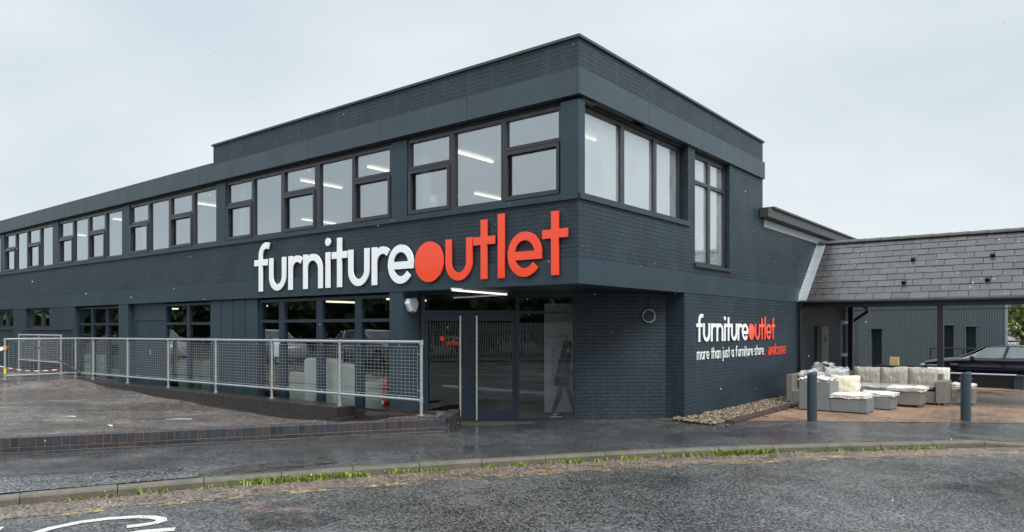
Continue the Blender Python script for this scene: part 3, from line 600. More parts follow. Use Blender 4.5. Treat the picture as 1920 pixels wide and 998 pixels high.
# ================================================================ SIGNS
s1 = thing('wall_sign', W(-9.39, -.036, 2.78), ANG, 'big raised sign reading furnitureoutlet in white and orange letters above the shop windows', 'sign', 'furnitureoutlet signs')
logo(s1, .78, .78, .03, w=.19)
s2 = thing('wall_sign', W(.014, 4.5, 1.6), ANG+R_(90), 'smaller furnitureoutlet sign above the words more than just a furniture store welcome', 'sign', 'furnitureoutlet signs')
logo(s2, 4.95/11.81, .40, .018, .0, 0.02, w=.185)
def line(parent, text, x0, z0, sx, sy, depth, mat, w=.17, gap=.16, shear=0, width=None):
    tot = sum(glyph(c, w)[0]+gap for c in text); sx = width/tot if width else sx; x = x0
    for c in text:
        if c != ' ': letter(parent, c, x, z0, sx, sy, depth, mat, w, shear)
        x += (glyph(c, w)[0]+gap)*sx
line(s2, 'more than just a furniture store', .05, -.385, 0, .175, .015, WHITE, .128, .2, 0, 4.1)
line(s2, '...', 4.17, -.40, .1, .12, .015, ORANGE, .16, .5, 0, .2)
line(s2, 'welcome', 4.46, -.415, 0, .215, .015, ORANGE, .125, .14, .38, 1.4)
# door sticker
x_, y_ = dpt(.36, .006); s3 = thing('door_sticker', W(x_, y_, 1.55), ANG+R_(42.7), 'small red furnitureoutlet sticker on the left glass door', 'sticker')
disc(s3, .07, .13, .048, .055, .003, ORANGE); line(s3, 'outlet', .15, 0, .06, .075, .003, ORANGE, .2, .1, 0, .3); line(s3, 'furniture', .15, .11, .05, .07, .003, GREYT, .2, .1, 0, .3)
# ================================================================ LOW WALLS
def brick_cap_wall(name, p0, p1, z0, z1, label, mat, mort, cap_w=.1025, cap_h=.14, th=.22, course=.075, nd=1):
    p0, p1 = Vector(p0), Vector(p1); L_ = (p1-p0).length; d = (p1-p0).normalized(); a = math.atan2(d.y, d.x)
    e = thing(name, (p0.x, p0.y, z0), a, label, 'wall'); H = z1-z0
    c = MB(); x = 0; n = int(L_/(cap_w+.01))
    for i in range(n):
        x = i*(cap_w+.01)+rnd.uniform(-.002, .002); dz = rnd.uniform(-.003, .003); o = rnd.uniform(-.003, .003)
        c.bbox(x, x+cap_w, o, th+o, H-cap_h, H+dz, .006)
    c.build('coping_brick', mat, e)
    s_ = MB(); z = H-cap_h-.01; r = 0
    while z > -.1:
        x = -(r%2)*.11
        while x < L_:
            s_.bbox(max(0, x), min(x+.215, L_), .004+rnd.uniform(-.003, .003), th-.004, z-course+.01, z, .005); x += .225
        z -= course; r += 1
    s_.build('brick_course', mat, e)
    m_ = MB(); m_.box(.002, n*(cap_w+.01)-.012, .008, th-.008, -.15, H-.006); m_.build('mortar', mort, e); return e
brick_cap_wall('brick_wall', (-14.2, 8.38), (-1.14, 13.13), 0, .246, 'long low blue and brown brick wall along the pavement', BLUEB, MORTAR)
e = brick_cap_wall('brick_wall', (-1.13, 13.16), (-1.02, 14.5), 0, .27, 'short dark brick wall end running back to the glass doors', BLUEB, MORTAR)
e.rotation_euler.z = math.atan2(1.34, .11)
pw = W(-18.9, -.79); pe = W(-5.2, -.79)
brick_cap_wall('brick_plinth', (pw.x, pw.y), (pe.x, pe.y), 0, .3, 'dark wet brick plinth wall carrying the mesh railing', DARKB, simple('dark_mortar', (.03,.027,.024), .6), .065, .2, .5)
kk = thing('edging_kerb', W(-5.15, -.36, .0), ANG, 'dark edging strip between plinth and entrance in front of the shop window', 'kerb'); b = MB(); b.box(0, .9, .0, .09, -.1, .22); b.M = Matrix.Rotation(R_(10), 4, 'Z'); b.box(.91, 2.0, -.16, -.07, -.1, .3); b.build('edging', DARKB, kk)
gp = gpt(745, 776, .25); e = thing('drain_cover', (gp[0]-.1, 13.62, .27), R_(12), 'dark rusty slotted drain cover beside the railing end post', 'drain cover'); b = MB()
for i in range(15): b.box(-.45+i*.06, -.415+i*.06, -.16, .16, 0, .02)
b.box(-.47, .47, -.19, -.16, 0, .026); b.box(-.47, .47, .16, .19, 0, .026); b.build('grate', simple('rusty_iron', (.04,.03,.025), .6, .3), e)
# ================================================================ RAILING
def railing(name, segs, label, topz, botz, basez, panels=True):
    e = thing(name, W(segs[0][0], segs[0][1], 0), ANG, label, 'railing'); ox, oy = segs[0]
    tr = MB(); tr.tube([(x-ox, y-oy, topz(i)) for i, (x, y) in enumerate(segs)], .03, 10); tr.build('top_rail', GALV, e)
    tr = MB(); tr.tube([(x-ox, y-oy, botz(i)) for i, (x, y) in enumerate(segs)], .026, 10); tr.build('bottom_rail', GALV, e)
    for i, (x, y) in enumerate(segs):
        p = MB(); p.tube([(x-ox, y-oy, basez(i)), (x-ox, y-oy, topz(i))], .029, 10); p.tube([(x-ox, y-oy, topz(i)-.05), (x-ox, y-oy, topz(i)+.036)], .039, 10); p.tube([(x-ox, y-oy, botz(i)-.05), (x-ox, y-oy, botz(i)+.05)], .037, 10)
        p.tube([(x-ox, y-oy, basez(i)), (x-ox, y-oy, basez(i)+.02)], .06, 10)
        p.build('post', GALV, e)
    if panels:
        for i in range(len(segs)-1):
            a = Vector((segs[i][0]-ox, segs[i][1]-oy, 0)); b = Vector((segs[i+1][0]-ox, segs[i+1][1]-oy, 0)); d = (b-a).normalized(); L_ = (b-a).length; m = MB()
            def P(s, f): zt_ = topz(i)+(topz(i+1)-topz(i))*s/L_-.085; zb_ = botz(i)+(botz(i+1)-botz(i))*s/L_+.06; q_ = a+d*s; return (q_.x, q_.y, zb_+(zt_-zb_)*f)
            s0, s1 = .1, L_-.1; nx = max(4, int((s1-s0)/.104)); ny = 14
            for j in range(nx+1): s = s0+(s1-s0)*j/nx; m.tube([P(s, 0), P(s, 1)], .0052 if j in (0, nx) else .0025, 4, False)
            for j in range(ny+1): m.tube([P(s0, j/ny), P(s1, j/ny)], .0052 if j in (0, ny) else .0025, 4, False)
            for f in (.12, .85):
                m.tube([P(.0, f), P(s0, f)], .007, 4); m.tube([P(s1, f), P(L_, f)], .007, 4)
            for s in (L_*.25, L_*.75): x_, y_, z_ = P(s, 1); m.tube([(x_, y_, z_), (x_, y_, z_+.08)], .008, 5); x_, y_, z_ = P(s, 0); m.tube([(x_, y_, z_-.06), (x_, y_, z_)], .008, 5)
            m.build('mesh_panel', WIRE, e)
    return e
ss_ = [0, 2.38, 4.81, 7.22, 9.64, 12.06, 14.44, 15.8]; sg = [(-3.119-s, -.526) for s in ss_]+[(-18.95, -2.45)]
rail = railing('mesh_railing', sg, 'long galvanised tube railing with wire mesh panels in front of the shop windows', lambda i: 1.636-.079*min(i, 7)/7, lambda i: .56-.105*min(i, 7)/7, lambda i: .30 if 0 < i < 8 else (.27 if i == 0 else .34))
railing('mesh_railing', [(-20.6, .0-.35), (-22.6, -.35), (-24.6, -.35)], 'short older tube railing behind the left end of the long railing', lambda i: 1.64, lambda i: .72, lambda i: .3, True)
lp = MB(); a = W(-18.95,-2.45,0)
tp = thing('barrier_tape', W(-18.95, -2.45, 1.3), ANG, 'orange and white barrier tape tied round the railing corner post', 'tape'); b = MB()
b.tube([(0,0,-.06),(0,0,.06)], .05, 8); b.build('knot', TAPEO, tp); b = MB(); b.add([(0,-.03,.03),(0,-.03,-.03),(-1.2,-1.0,-.12),(-1.2,-1.0,-.04)], [(0,1,2,3)]); b.add([(0,-.035,.0),(0,-.035,-.06),(-.9,-.9,-.5),(-.9,-.9,-.42)], [(0,1,2,3)]); b.build('streamer', PAPER, tp)
b = MB(); b.tube([(0,0,-.78),(0,0,-.62)], .034, 10); tag(b.build('yellow_band', YTAPE, None), 'yellow reflective band wrapped round the railing corner post', 'tape band').location = W(-18.95,-2.45,1.3)
tp = thing('striped_tape', W(-18.4, -1.9, .62), ANG, 'red and white striped tape sagging behind the railing corner', 'tape')
for k in range(14):
    t0, t1 = k/14, (k+1)/14; q_ = lambda t: (-1.9+2.4*t, -.3+.9*t, .06-.10*math.sin(3.14*t)-.05*t); a_, b_ = q_(t0), q_(t1)
    b = MB(); b.add([a_, b_, (b_[0],b_[1],b_[2]+.03), (a_[0],a_[1],a_[2]+.03)], [(0,1,2,3)]); b.build('stripe', TAPER if k % 2 else PAPER, tp)
b = MB(); b.tube([(0,0,0),(3.4,.35,-.98)], .03, 8); pole = b.build('leaning_pole', BLACK); tag(pole, 'black pole leaning diagonally behind the corner of the railing', 'pole'); pole.location = W(-21.3, -1.0, 1.38); pole.rotation_euler.z = ANG
bx = thing('black_bin', W(-22.4, -2.0, .34), ANG, 'black rounded bin behind the railing corner post at the far left', 'bin'); b = MB(); b.tube([(0,0,0),(0,0,.75),(0,0,.9),(0,0,1.0)], [.33,.36,.3,.1], 16); b.build('body', BLACK, bx); b = MB(); b.tube([(-.38,0,.76),(.38,0,.76)], .04); b.build('rim', BLACK, bx)
for i, (x, y, ln, an, lab) in enumerate([(336,770,.5,.2,'longest white strip of litter on the wet forecourt near the plinth'),(130,772,.25,.1,'thin white scrap of litter on the forecourt left of the others'),(205,790,.2,-.5,'short white scrap of litter near the low wall coping')]):
    q_ = gpt(x, y, .2); o = MB(); z_ = fore_z(q_[0], q_[1]); o.add([(-ln/2,-.012,.006),(0,-.02,.018),(ln/2,-.01,.005),(ln/2,.012,.008),(0,.016,.02),(-ln/2,.014,.006)], [(0,1,4,5),(1,2,3,4)]); o.add([(-ln/2,-.012,.0),(ln/2,-.01,.0),(ln/2,.012,.0),(-ln/2,.014,.0)], [(3,2,1,0)])
    ob = o.build('litter_strip', PAPER); tag(ob, lab, 'litter', 'litter on the forecourt'); ob.location = (q_[0], q_[1], z_+.008); ob.rotation_euler.z = an
# ================================================================ GRAVEL BED, BOLLARDS
gv = MB(); ico = bmesh.new(); bmesh.ops.create_icosphere(ico, subdivisions=1, radius=1); ico.verts.index_update(); IV = [v.co.copy() for v in ico.verts]; IF = [[v.index for v in f.verts] for f in ico.faces]; ico.free()
for k in range(2900):
    ly = rnd.uniform(3.5, 11.4); lx = rnd.uniform(-.1 if ly < 3.98 else .02, .84) if rnd.random() < .985 else rnd.uniform(.7, 1.3); s = rnd.choice((.014,.02,.028,.036,.048))*rnd.uniform(.8,1.2); m = Matrix.Translation(W(lx, ly, .012+.03*sstep(10, 4, ly)*(1-lx)+pave_z(*W(lx, ly).xy)+rnd.uniform(0, .018))) @ Matrix.Rotation(rnd.uniform(0, 6), 4, 'Z') @ Matrix.Rotation(rnd.uniform(-.4, .4), 4, 'X') @ Matrix.Diagonal((s*1.4, s, s*.65, 1))
    gv.add([m @ v for v in IV], IF)
tag(gv.build('gravel', STONE, smooth=True), 'bed of tan rounded pebbles along the foot of the side wall', 'gravel', kind='stuff')
bb = MB(); bb.prism([W(-.6,3.45).xy, W(.86,3.6).xy, W(.86,11.5).xy, W(.0,11.5).xy, W(0,3.95).xy], -.1, .012); tag(bb.build('gravel_bed_soil', EARTH), kind='structure')
e = thing('brick_edging', W(.87, 4.0, -.02), ANG, 'row of dark red brick edging between pebbles and block paving', 'edging'); b = MB()
for k in range(70): z_ = pave_z(*W(.9, 4+k*.109).xy); b.bbox(0, .2, k*.109, k*.109+.1, z_-.05, z_+.085+rnd.uniform(-.006,.006), .008)
b.build('brick_row', m_island('edging_brick', [(.05,.03,.028),(.075,.04,.035),(.04,.03,.03)]), e)
bol = thing('bollard', (6.11, 14.64, pave_z(6.11, 14.64)), R_(8), 'dark blue sloped-top bollard in front of the grey sofas', 'bollard', 'dark blue bollards'); b = MB()
n = 20; ring = lambda z, r, sl_=0: [(r*math.cos(2*math.pi*i/n), r*math.sin(2*math.pi*i/n), z+sl_*math.cos(2*math.pi*i/n)*r) for i in range(n)]
b.loft([ring(-.1,.095), ring(.97,.095,.25), ring(.99,.088,.25)]); b.build('post', BLUEP, bol)
b = MB(); b.tube([(-.115,0,.86),(.115,0,.86)], .018, 8); b.build('lug', BLUEP, bol)
copy_tree(bol, (9.24, 14.64, pave_z(9.24, 14.64)), R_(-20), 'dark blue sloped-top bollard on the right in front of the parked car')
# ================================================================ CANOPY
cn = thing('slate_canopy', W(0, 11.57, 0), ANG, 'slate roofed open canopy reaching out from the side wall to the right', 'canopy')
BK = 1.75; BY = 2.04*(1+BK); CL = 9.5; EZ, RZ_, RY = 2.68, 4.50, 2.04; SLP = math.atan2(RZ_-EZ, RY); SL_ = math.hypot(RZ_-EZ, RY)
sm = MB(); rows = 10; gauge = SL_/rows
for side_ in (0, 1):
    for r in range(rows):
        x = .2-(r % 2)*.22
        while x < CL:
            x0, x1 = max(.2, x), min(x+.431, CL); s0 = r*gauge-.03; s1 = (r+1)*gauge+.02; t_ = .014+rnd.uniform(0, .006)
            if x1-x0 > .03:
                def S(xx, s, h): y_ = s*math.cos(SLP)-h*math.sin(SLP); z_ = EZ+s*math.sin(SLP)+h*math.cos(SLP); return (xx, y_ if not side_ else RY+(RY-y_)*BK, z_)
                v_ = [S(x0,s0,.014),(S(x1,s0,.014)),S(x1,s1,.0),S(x0,s1,.0),S(x0,s0,.014+t_),S(x1,s0,.014+t_),S(x1,s1,t_),S(x0,s1,t_)]
                sm.add(v_, [(3,2,1,0),(4,5,6,7),(0,1,5,4),(1,2,6,5),(2,3,7,6),(3,0,4,7)] if not side_ else [f[::-1] for f in [(3,2,1,0),(4,5,6,7),(0,1,5,4),(1,2,6,5),(2,3,7,6),(3,0,4,7)]])
            x += .443
roof = sm.build('slate_roof', SLATE, cn)
rg = MB(); x = .05
while x < CL:
    rg.loft([[(xx, RY+.13*math.cos(t)*1.0, RZ_-.02+.10*math.sin(t)+(.0 if xx == x else .008)) for t in [math.pi*k/8 for k in range(9)]]+[(xx, RY, RZ_-.06)] for xx in (x, x+.435)]); x += .44
rg.build('ridge_tile', RIDGE, roof)
dk = MB(); dk.prism([(0,0),(CL-.05,0),(CL-.05,BY),(0,BY)], 2.50, 2.52); dk.build('soffit', CEIL, cn)
gb_ = MB(); gb_.add([(CL-.06,.0,2.52),(CL-.06,BY,2.52),(CL-.06,RY,RZ_-.03),(0.02,.0,2.52),(0.02,BY,2.52),(0.02,RY,RZ_-.03)], [(0,1,2),(3,5,4),(0,2,5,3),(1,4,5,2)]); gb_.build('gable', BLACK, cn)
fb = MB(); fb.box(.02, CL, -.03, .0, 2.47, 2.70); fb.box(.02, CL, BY, BY+.03, 2.49, 2.70); fb.tube([(.05,-.09,2.63),(CL,-.09,2.63)], .055, 8); fb.build('eaves_gutter', BLACK, cn)
fl_ = MB()
def S0(xx, s, h): return (xx, s*math.cos(SLP)-h*math.sin(SLP), EZ+s*math.sin(SLP)+h*math.cos(SLP))
fl_.add([S0(.0,-.08,.035),S0(.24,-.08,.035),S0(.24,SL_+.05,.035),S0(.0,SL_+.05,.035)], [(0,1,2,3)])
for k in range(18): s0 = k*SL_/18; a_, b_ = S0(.015,s0,.03), S0(.015,s0+SL_/18,.03); fl_.add([a_, b_, (b_[0],b_[1],b_[2]+.12), (a_[0],a_[1],b_[2]+.12)], [(0,1,2,3)])
fl_.build('lead_flashing', LEAD, cn)
for x, s in ((2.75,.62),(4.6,.62),(2.65,.25),(4.55,.25)):
    v_ = MB(); s *= SL_; v_.add([S0(x-.05,s-.1,.02),S0(x+.05,s-.1,.02),S0(x+.05,s+.1,.02),S0(x-.05,s+.1,.02),S0(x-.05,s-.1,.12),S0(x+.05,s-.1,.12),S0(x+.05,s+.06,.05),S0(x-.05,s+.06,.05)], [(3,2,1,0),(4,5,6,7),(0,1,5,4),(1,2,6,5),(2,3,7,6),(3,0,4,7)]); v_.build('roof_vent', BLACK, cn)
for x, y_ in ((3.56,.10),(8.9,.1),(.16,5.3),(8.9,5.3)):
    p = MB(); p.box(x-.07, x+.07, y_-.07, y_+.07, -.35, 2.5); p.build('post', BLACK, cn)
p = MB(); p.tube([(.3,5.0,-.2),(.3,5.0,2.5)], .02, 8); p.build('white_pipe', LEAD, cn)
br_ = MB(); br_.tube([(.2,5.3,2.1),(.7,5.3,2.46)], .05, 6); br_.build('brace', BLACK, cn)
# ================================================================ BUILDING BEHIND
mbld = thing('metal_building', W(-6, 26, -.25), ANG, 'pale green grey profiled metal building behind the canopy', 'building')
cw = MB(); x = 0; LW = 9.95; vs = []
sl3 = [(4.72+.1,.46,2.15),(7.62,.5,2.3),(8.52,.42,2.25)]
def inslot(xm): return next((s for s in sl3 if s[0]-.001 <= xm < s[0]+s[1]), None)
n = int(LW/.09)
for i in range(n):
    x0 = i*.09; s_ = inslot(x0+.04); zb = s_[2] if s_ else -.2
    y0, y1 = (0, .022); prof = [(x0,y1),(x0+.03,y1),(x0+.042,y0),(x0+.078,y0),(x0+.09,y1)]
    for (a, b), (c, d) in zip(prof, prof[1:]): cw.add([(a,b,zb),(c,d,zb),(c,d,4.2),(a,b,4.2)], [(0,1,2,3)])
cw.box(n*.09, n*.09+.04, -.01, 1.2, -.2, 4.2); cw.box(0, .1, .03, 8, -.2, 4.2); cw.box(0, LW, .2, 2.2, 4.2, 4.3); cw.build('profiled_wall', CLAD, mbld)
for x, w_, h_ in sl3:
    x = round(x/.09)*.09
    d_ = MB(); d_.box(x-.03, x+w_+.06, .3, .34, -.2, h_); d_.build('doorway', NAVY, mbld); d_ = MB(); d_.box(x-.06, x+w_+.1, -.02, .03, h_-.04, h_+.03); d_.box(x-.05, x-.005, -.005, .3, -.2, h_); d_.build('door_trim', CLAD, mbld)
hr = thing('handrail', W(1.6, 24.9, -.2), ANG, 'dark tube handrail in front of the metal building', 'handrail'); b = MB(); b.tube([(-.2,0,1.25),(3.4,0,1.25)], .03); b.tube([(-.2,0,.65),(3.4,0,.65)], .03); b.build('rail', BLACK, hr)
for x in (-.2, 1.0, 2.2, 3.4): b = MB(); b.tube([(x,0,0),(x,0,1.25)], .03); b.build('post', BLACK, hr)
bx = MB(); bx.bbox(-.16,.16,-.12,.12,0,.34,.006); o = bx.build('cardboard_box', simple('cardboard', (.5,.36,.16), .8)); tag(o, 'small yellow cardboard box by the metal wall behind the sofas', 'box'); o.location = W(.35, 23.2, .35); o.rotation_euler.z = ANG
bx = MB(); bx.box(-.7,.7,-.3,.3,0,.62); o = bx.build('low_cabinet', BLACK); tag(o, 'black low cabinet behind the sofas carrying the cardboard box', 'cabinet'); o.location = W(.35, 23.2, -.27); o.rotation_euler.z = ANG
# bench box and planter
bn = thing('bench', W(2.6, 20.1, -.2), ANG, 'long black box bench with pale top edge in front of the parked car', 'bench'); b = MB(); b.box(.02, 2.0, .04, .48, 0, .454); b.build('base', BLACK, bn); b = MB(); b.box(0, 2.05, 0, .52, .455, .48); b.build('seat', LEAD, bn); b = MB(); b.box(2.0, 2.26, -.02, .5, 0, .40); b.box(2.055, 2.3, -.05, .53, .40, .47); b.build('end_block', BLUEP, bn)
pt = thing('planter', W(2.35, 19.3, -.2), ANG, 'tapered dark grey planter beside the canopy post', 'planter'); b = MB(); b.loft([[(-.16,-.16,0),(.16,-.16,0),(.16,.16,0),(-.16,.16,0)],[(-.22,-.22,.78),(.22,-.22,.78),(.22,.22,.78),(-.22,.22,.78)]]); b.build('pot', simple('planter_grey', (.05,.055,.06), .5), pt); b = MB(); b.loft([[(-.235,-.235,.74),(.235,-.235,.74),(.235,.235,.74),(-.235,.235,.74)],[(-.235,-.235,.80),(.235,-.235,.80),(.235,.235,.80),(-.235,.235,.80)]]); b.build('rim', simple('planter_rim', (.1,.11,.11), .5), pt)
kc = thing('concrete_kerb', W(4.95, 19.9, -.2), ANG, 'pale concrete kerb block right of the black bench', 'kerb'); b = MB(); b.bbox(0, 2.5, 0, .5, 0, .2, .02); b.build('block', simple('pale_concrete', (.42,.4,.36), .7), kc)
# ================================================================ SOFAS
GZ = 0
def wicker(name, x, y, z, parts, mat, label, group='wicker sofa pieces'):
    e = thing(name, W(x, y, z), ANG, label, 'sofa', group)
    for nm, bxs in parts:
        m = MB()
        for q_ in bxs: m.bbox(*q_, .012)
        m.build(nm, mat, e)
    f = MB()
    for a, b in ((.04,.04),): pass
    return e
zg = lambda x, y: pave_z(*W(x, y).xy)+.004
wicker('sofa', 1.30, 7.3, zg(1.9,7.4), [('backrest', [(0,.68,0,.75,.02,.66)]), ('base', [(.685,1.45,.0,.72,.02,.31)]), ('foot', [(.04,.1,.04,.1,0,.02),(1.35,1.41,.04,.1,0,.02),(1.35,1.41,.6,.66,0,.02)])], RAT1, 'grey wicker chaise end nearest the left bollard with tall block back')
wicker('ottoman', 2.30, 8.42, zg(2.7,8.5), [('base', [(0,.72,0,.66,.02,.29)]), ('foot', [(.62,.68,.04,.1,0,.02)])], RAT1, 'grey wicker ottoman between the chaise and the taupe section')
wicker('ottoman', 2.72, 9.45, zg(3.1,9.5), [('base', [(0,.74,0,.7,.06,.36)]), ('leg', [(.03,.08,.03,.08,0,.06)]), ('leg', [(.66,.71,.03,.08,0,.06)]), ('leg', [(.66,.71,.6,.65,0,.06)])], RAT2, 'taupe wicker seat section with film-wrapped cushion in front of the back cushions')
wicker('sofa', 1.55, 10.55, zg(2.6,10.6), [('base', [(.0,2.05,.0,.75,.06,.33)]), ('backrest', [(-.2,2.1,.76,.9,.06,.74)]), ('armrest', [(2.06,2.30,-.05,.75,.06,.60)]), ('leg', [(2.1,2.16,-.03,.03,0,.06)]), ('leg', [(2.22,2.28,-.03,.03,0,.06)])], RAT2, 'long taupe wicker sofa with three wrapped back cushions by the canopy post')
wicker('sofa', .75, 8.6, zg(1,8.7), [('base', [(.0,.8,.0,1.9,.05,.33)]), ('backrest', [(-.15,.0,.0,2.0,.05,.72)])], RAT2, 'taupe wicker corner section against the side wall')
wicker('footstool', 3.95, 11.2, zg(3.9,11.2), [('base', [(0,.4,0,.5,.04,.36)]), ('leg', [(.34,.38,.02,.06,0,.04)])], RAT1, 'small grey wicker stool behind the right arm of the long sofa')
def cushion(x, y, z, sx, sy, sz, mat, label, rx=0, rz=0, name='cushion', crump=.03, seed=0):
    bm = bmesh.new(); bmesh.ops.create_cube(bm, size=2); bmesh.ops.subdivide_edges(bm, edges=bm.edges[:], cuts=9, use_grid_fill=True)
    for v in bm.verts:
        p = v.co.copy(); f = (1-abs(p.x)**4)*(1-abs(p.y)**4) if sz < min(sx, sy) else (1-abs(p.x)**4)*(1-abs(p.z)**4)
        ax = [sx/2, sy/2, sz/2]; thin = 2 if sz <= sy else 1; q_ = Vector((p.x*ax[0], p.y*ax[1], p.z*ax[2])); q_[thin] *= .55+.5*f
        q_ += mnoise.noise_vector(p*1.9+Vector((seed*3.1, seed, 0)))*crump; v.co = q_
    m = MB(); m.bm(bm); o = m.build(name, mat, None, True); tag(o, label, 'cushion', 'cushions on the wicker sofas'); p = W(x, y, z); o.location = p; o.rotation_euler = (rx, 0, ANG+rz); return o
cz = zg(2, 9)
cushion(2.34, 7.66, .36+cz, .78, .74, .13, CREAM, 'white film-covered seat cushion on the grey chaise', seed=1)
cushion(1.62, 7.68, .70+cz, .62, .66, .1, CREAM, 'crumpled white film lying on top of the tall grey block', crump=.07, seed=2, name='film_cover')
cushion(2.1, 8.15, .56+cz, .62, .2, .42, CREAM2, 'cream cushion in clear bag leaning above the chaise', rx=-.25, seed=3)
cushion(2.68, 8.75, .34+cz, .80, .66, .12, CREAM, 'white film-covered cushion on the grey ottoman', seed=4, crump=.04)
cushion(3.1, 9.8, .42+cz, .82, .72, .13, CREAM, 'pale film-covered cushion on the taupe wicker section', seed=5, crump=.04)
cushion(2.25, 9.9, .40+cz, .9, .7, .14, SILV, 'grey seat cushion in shiny plastic beside the taupe section', seed=6, crump=.05)
for i, (x, lab) in enumerate([(1.93,'leftmost taupe back cushion in plastic on the long sofa'),(2.58,'middle taupe back cushion in plastic on the long sofa'),(3.24,'rightmost taupe back cushion in plastic on the long sofa')]):
    cushion(x, 11.12, .60+cz, .66, .24, .50, WRAP, lab, rx=-.12, seed=10+i, crump=.014)
cushion(2.6, 10.85, .39+cz, 1.9, .55, .12, WRAP, 'long taupe seat cushion in plastic on the sofa by the post', seed=20)
cushion(1.35, 10.3, .60+cz, .62, .26, .5, SILV, 'cushion in crumpled clear plastic at the inside corner of the sofas', rx=-.2, rz=.5, seed=14, crump=.07)
cushion(1.0, 9.3, .62+cz, .5, .6, .4, SILV, 'bagged cushion heaped on the corner section near the side wall', seed=15, crump=.08)
cushion(.85, 11.0, .80+cz, .5, .4, .4, SILV, 'topmost bagged cushion against the side wall', seed=16, crump=.09)
cushion(3.52, 11.6, .62+cz, .5, .16, .5, CREAM, 'upright white board cushion behind the right back cushion', seed=17, crump=.01)
cushion(2.9, 11.6, .78+cz, .9, .3, .12, CREAM, 'folded white film behind the back cushions', seed=18, crump=.05, name='film_cover')
cushion(4.1, 11.35, .45+cz, .5, .45, .1, CREAM, 'white film draped over the small grey stool', seed=19, crump=.05, name='film_cover')
# ================================================================ CARS
def make_car(label, paint, loc, rz, group=None, h=1.45, name='parked_car'):
    e = thing(name, loc, rz, label, 'car', group)     # front towards -x, length 4.7
    def ring(x, hw, zl, zh, tum=.06): return [(x,-hw*.92,zl),(x,-hw,zl+.15),(x,-hw,(zl+zh)*.55),(x,-hw+.02,zh-.1),(x,-hw+tum,zh),(x,0,zh+.035),(x,hw-tum,zh),(x,hw-.02,zh-.1),(x,hw,(zl+zh)*.55),(x,hw,zl+.15),(x,hw*.92,zl)]
    st = [(0,.62,.32,.62),(.05,.74,.24,.74),(.25,.86,.2,.84),(.7,.90,.2,.92),(1.3,.91,.2,.98),(1.9,.91,.2,1.0),(3.0,.91,.2,1.0),(3.9,.90,.2,1.02),(4.5,.86,.24,1.0),(4.65,.80,.3,.9),(4.7,.74,.4,.75)]
    b = MB(); b.loft([ring(*s) for s in st]); body = b.build('body', paint, e, True)
    gl = [(1.25,.78,.92),(1.75,.72,1.17),(2.15,.68,h-.05),(2.7,.66,h-.02),(3.5,.66,h-.03),(4.05,.65,h-.09),(4.5,.72,1.02)]
    g = MB(); g.loft([[(x,-.83 if .3 < x else -.8,.9 if z < .93 else .97),(x,-hw,z),(x,hw,z),(x,.83,.9 if z < .93 else .97)] for x, hw, z in gl]); g.build('windows', CARG, e)
    r = MB(); r.loft([[(x,-hw-.02,z-.012),(x,-hw+.06,z+.03),(x,0,z+.045),(x,hw-.06,z+.03),(x,hw+.02,z-.012)] for x, hw, z in gl[2:6]]); r.build('roof', paint, e, True)
    pl_ = MB()
    for s in (-1, 1):
        pl_.tube([(1.2,s*.80,.93),(1.72,s*.745,1.17),(2.15,s*.70,h-.04)], .035, 6)
        for xx in (2.75, 3.65): pl_.tube([(xx-.05,s*.84,.98),(xx+.08,s*.68,h-.03)], .045, 6)
        pl_.tube([(4.5,s*.78,1.0),(4.05,s*.67,h-.08)], .06, 6)
    pl_.build('pillar', paint, e)
    for s in (-1, 1):
        m_ = MB(); m_.ball((1.75, s*1.0, 1.02), .08, .11, .075); m_.tube([(1.75,s*.85,.98),(1.77,s*.95,1.0)], .03); m_.build('wing_mirror', paint, e, True)
        hl = MB(); hl.ball((.16, s*.70, .68), .16, .15, .07); hl.build('headlight', LAMPG, e, True)
        dh = MB()
        for xx in (2.55, 3.45): dh.bbox(xx, xx+.2, min(s*.905,s*.935), max(s*.905,s*.935), .86, .89, .006)
        dh.build('door_handle', paint, e); tr_ = MB(); tr_.bbox(1.05, 1.3, min(s*.9,s*.925), max(s*.9,s*.925), .72, .75, .004); tr_.build('side_badge', CHROME, e)
        sl4 = MB(); sl4.tube([(1.3,s*.86,.955),(3.0,s*.865,1.01),(4.4,s*.8,1.03)], .012, 6); sl4.build('window_trim', CHROME, e)
        for xx in (.85, 3.65):
            w_ = MB(); w_.tube([(xx,s*.72,.33),(xx,s*.93,.33)], .33, 20); wo = w_.build('wheel', TYRE, e); w_ = MB(); w_.tube([(xx,s*.931,.33),(xx,s*.94,.33)], .22, 14); w_.build('rim', RIM, wo)
    return e
c1 = make_car('black estate car parked side-on behind the black bench', CARB, W(1.5, 22.35, -.2), ANG)
c2 = make_car('second dark car parked behind the black estate car', CARB, W(1.75, 24.2, -.22), ANG, h=1.42)
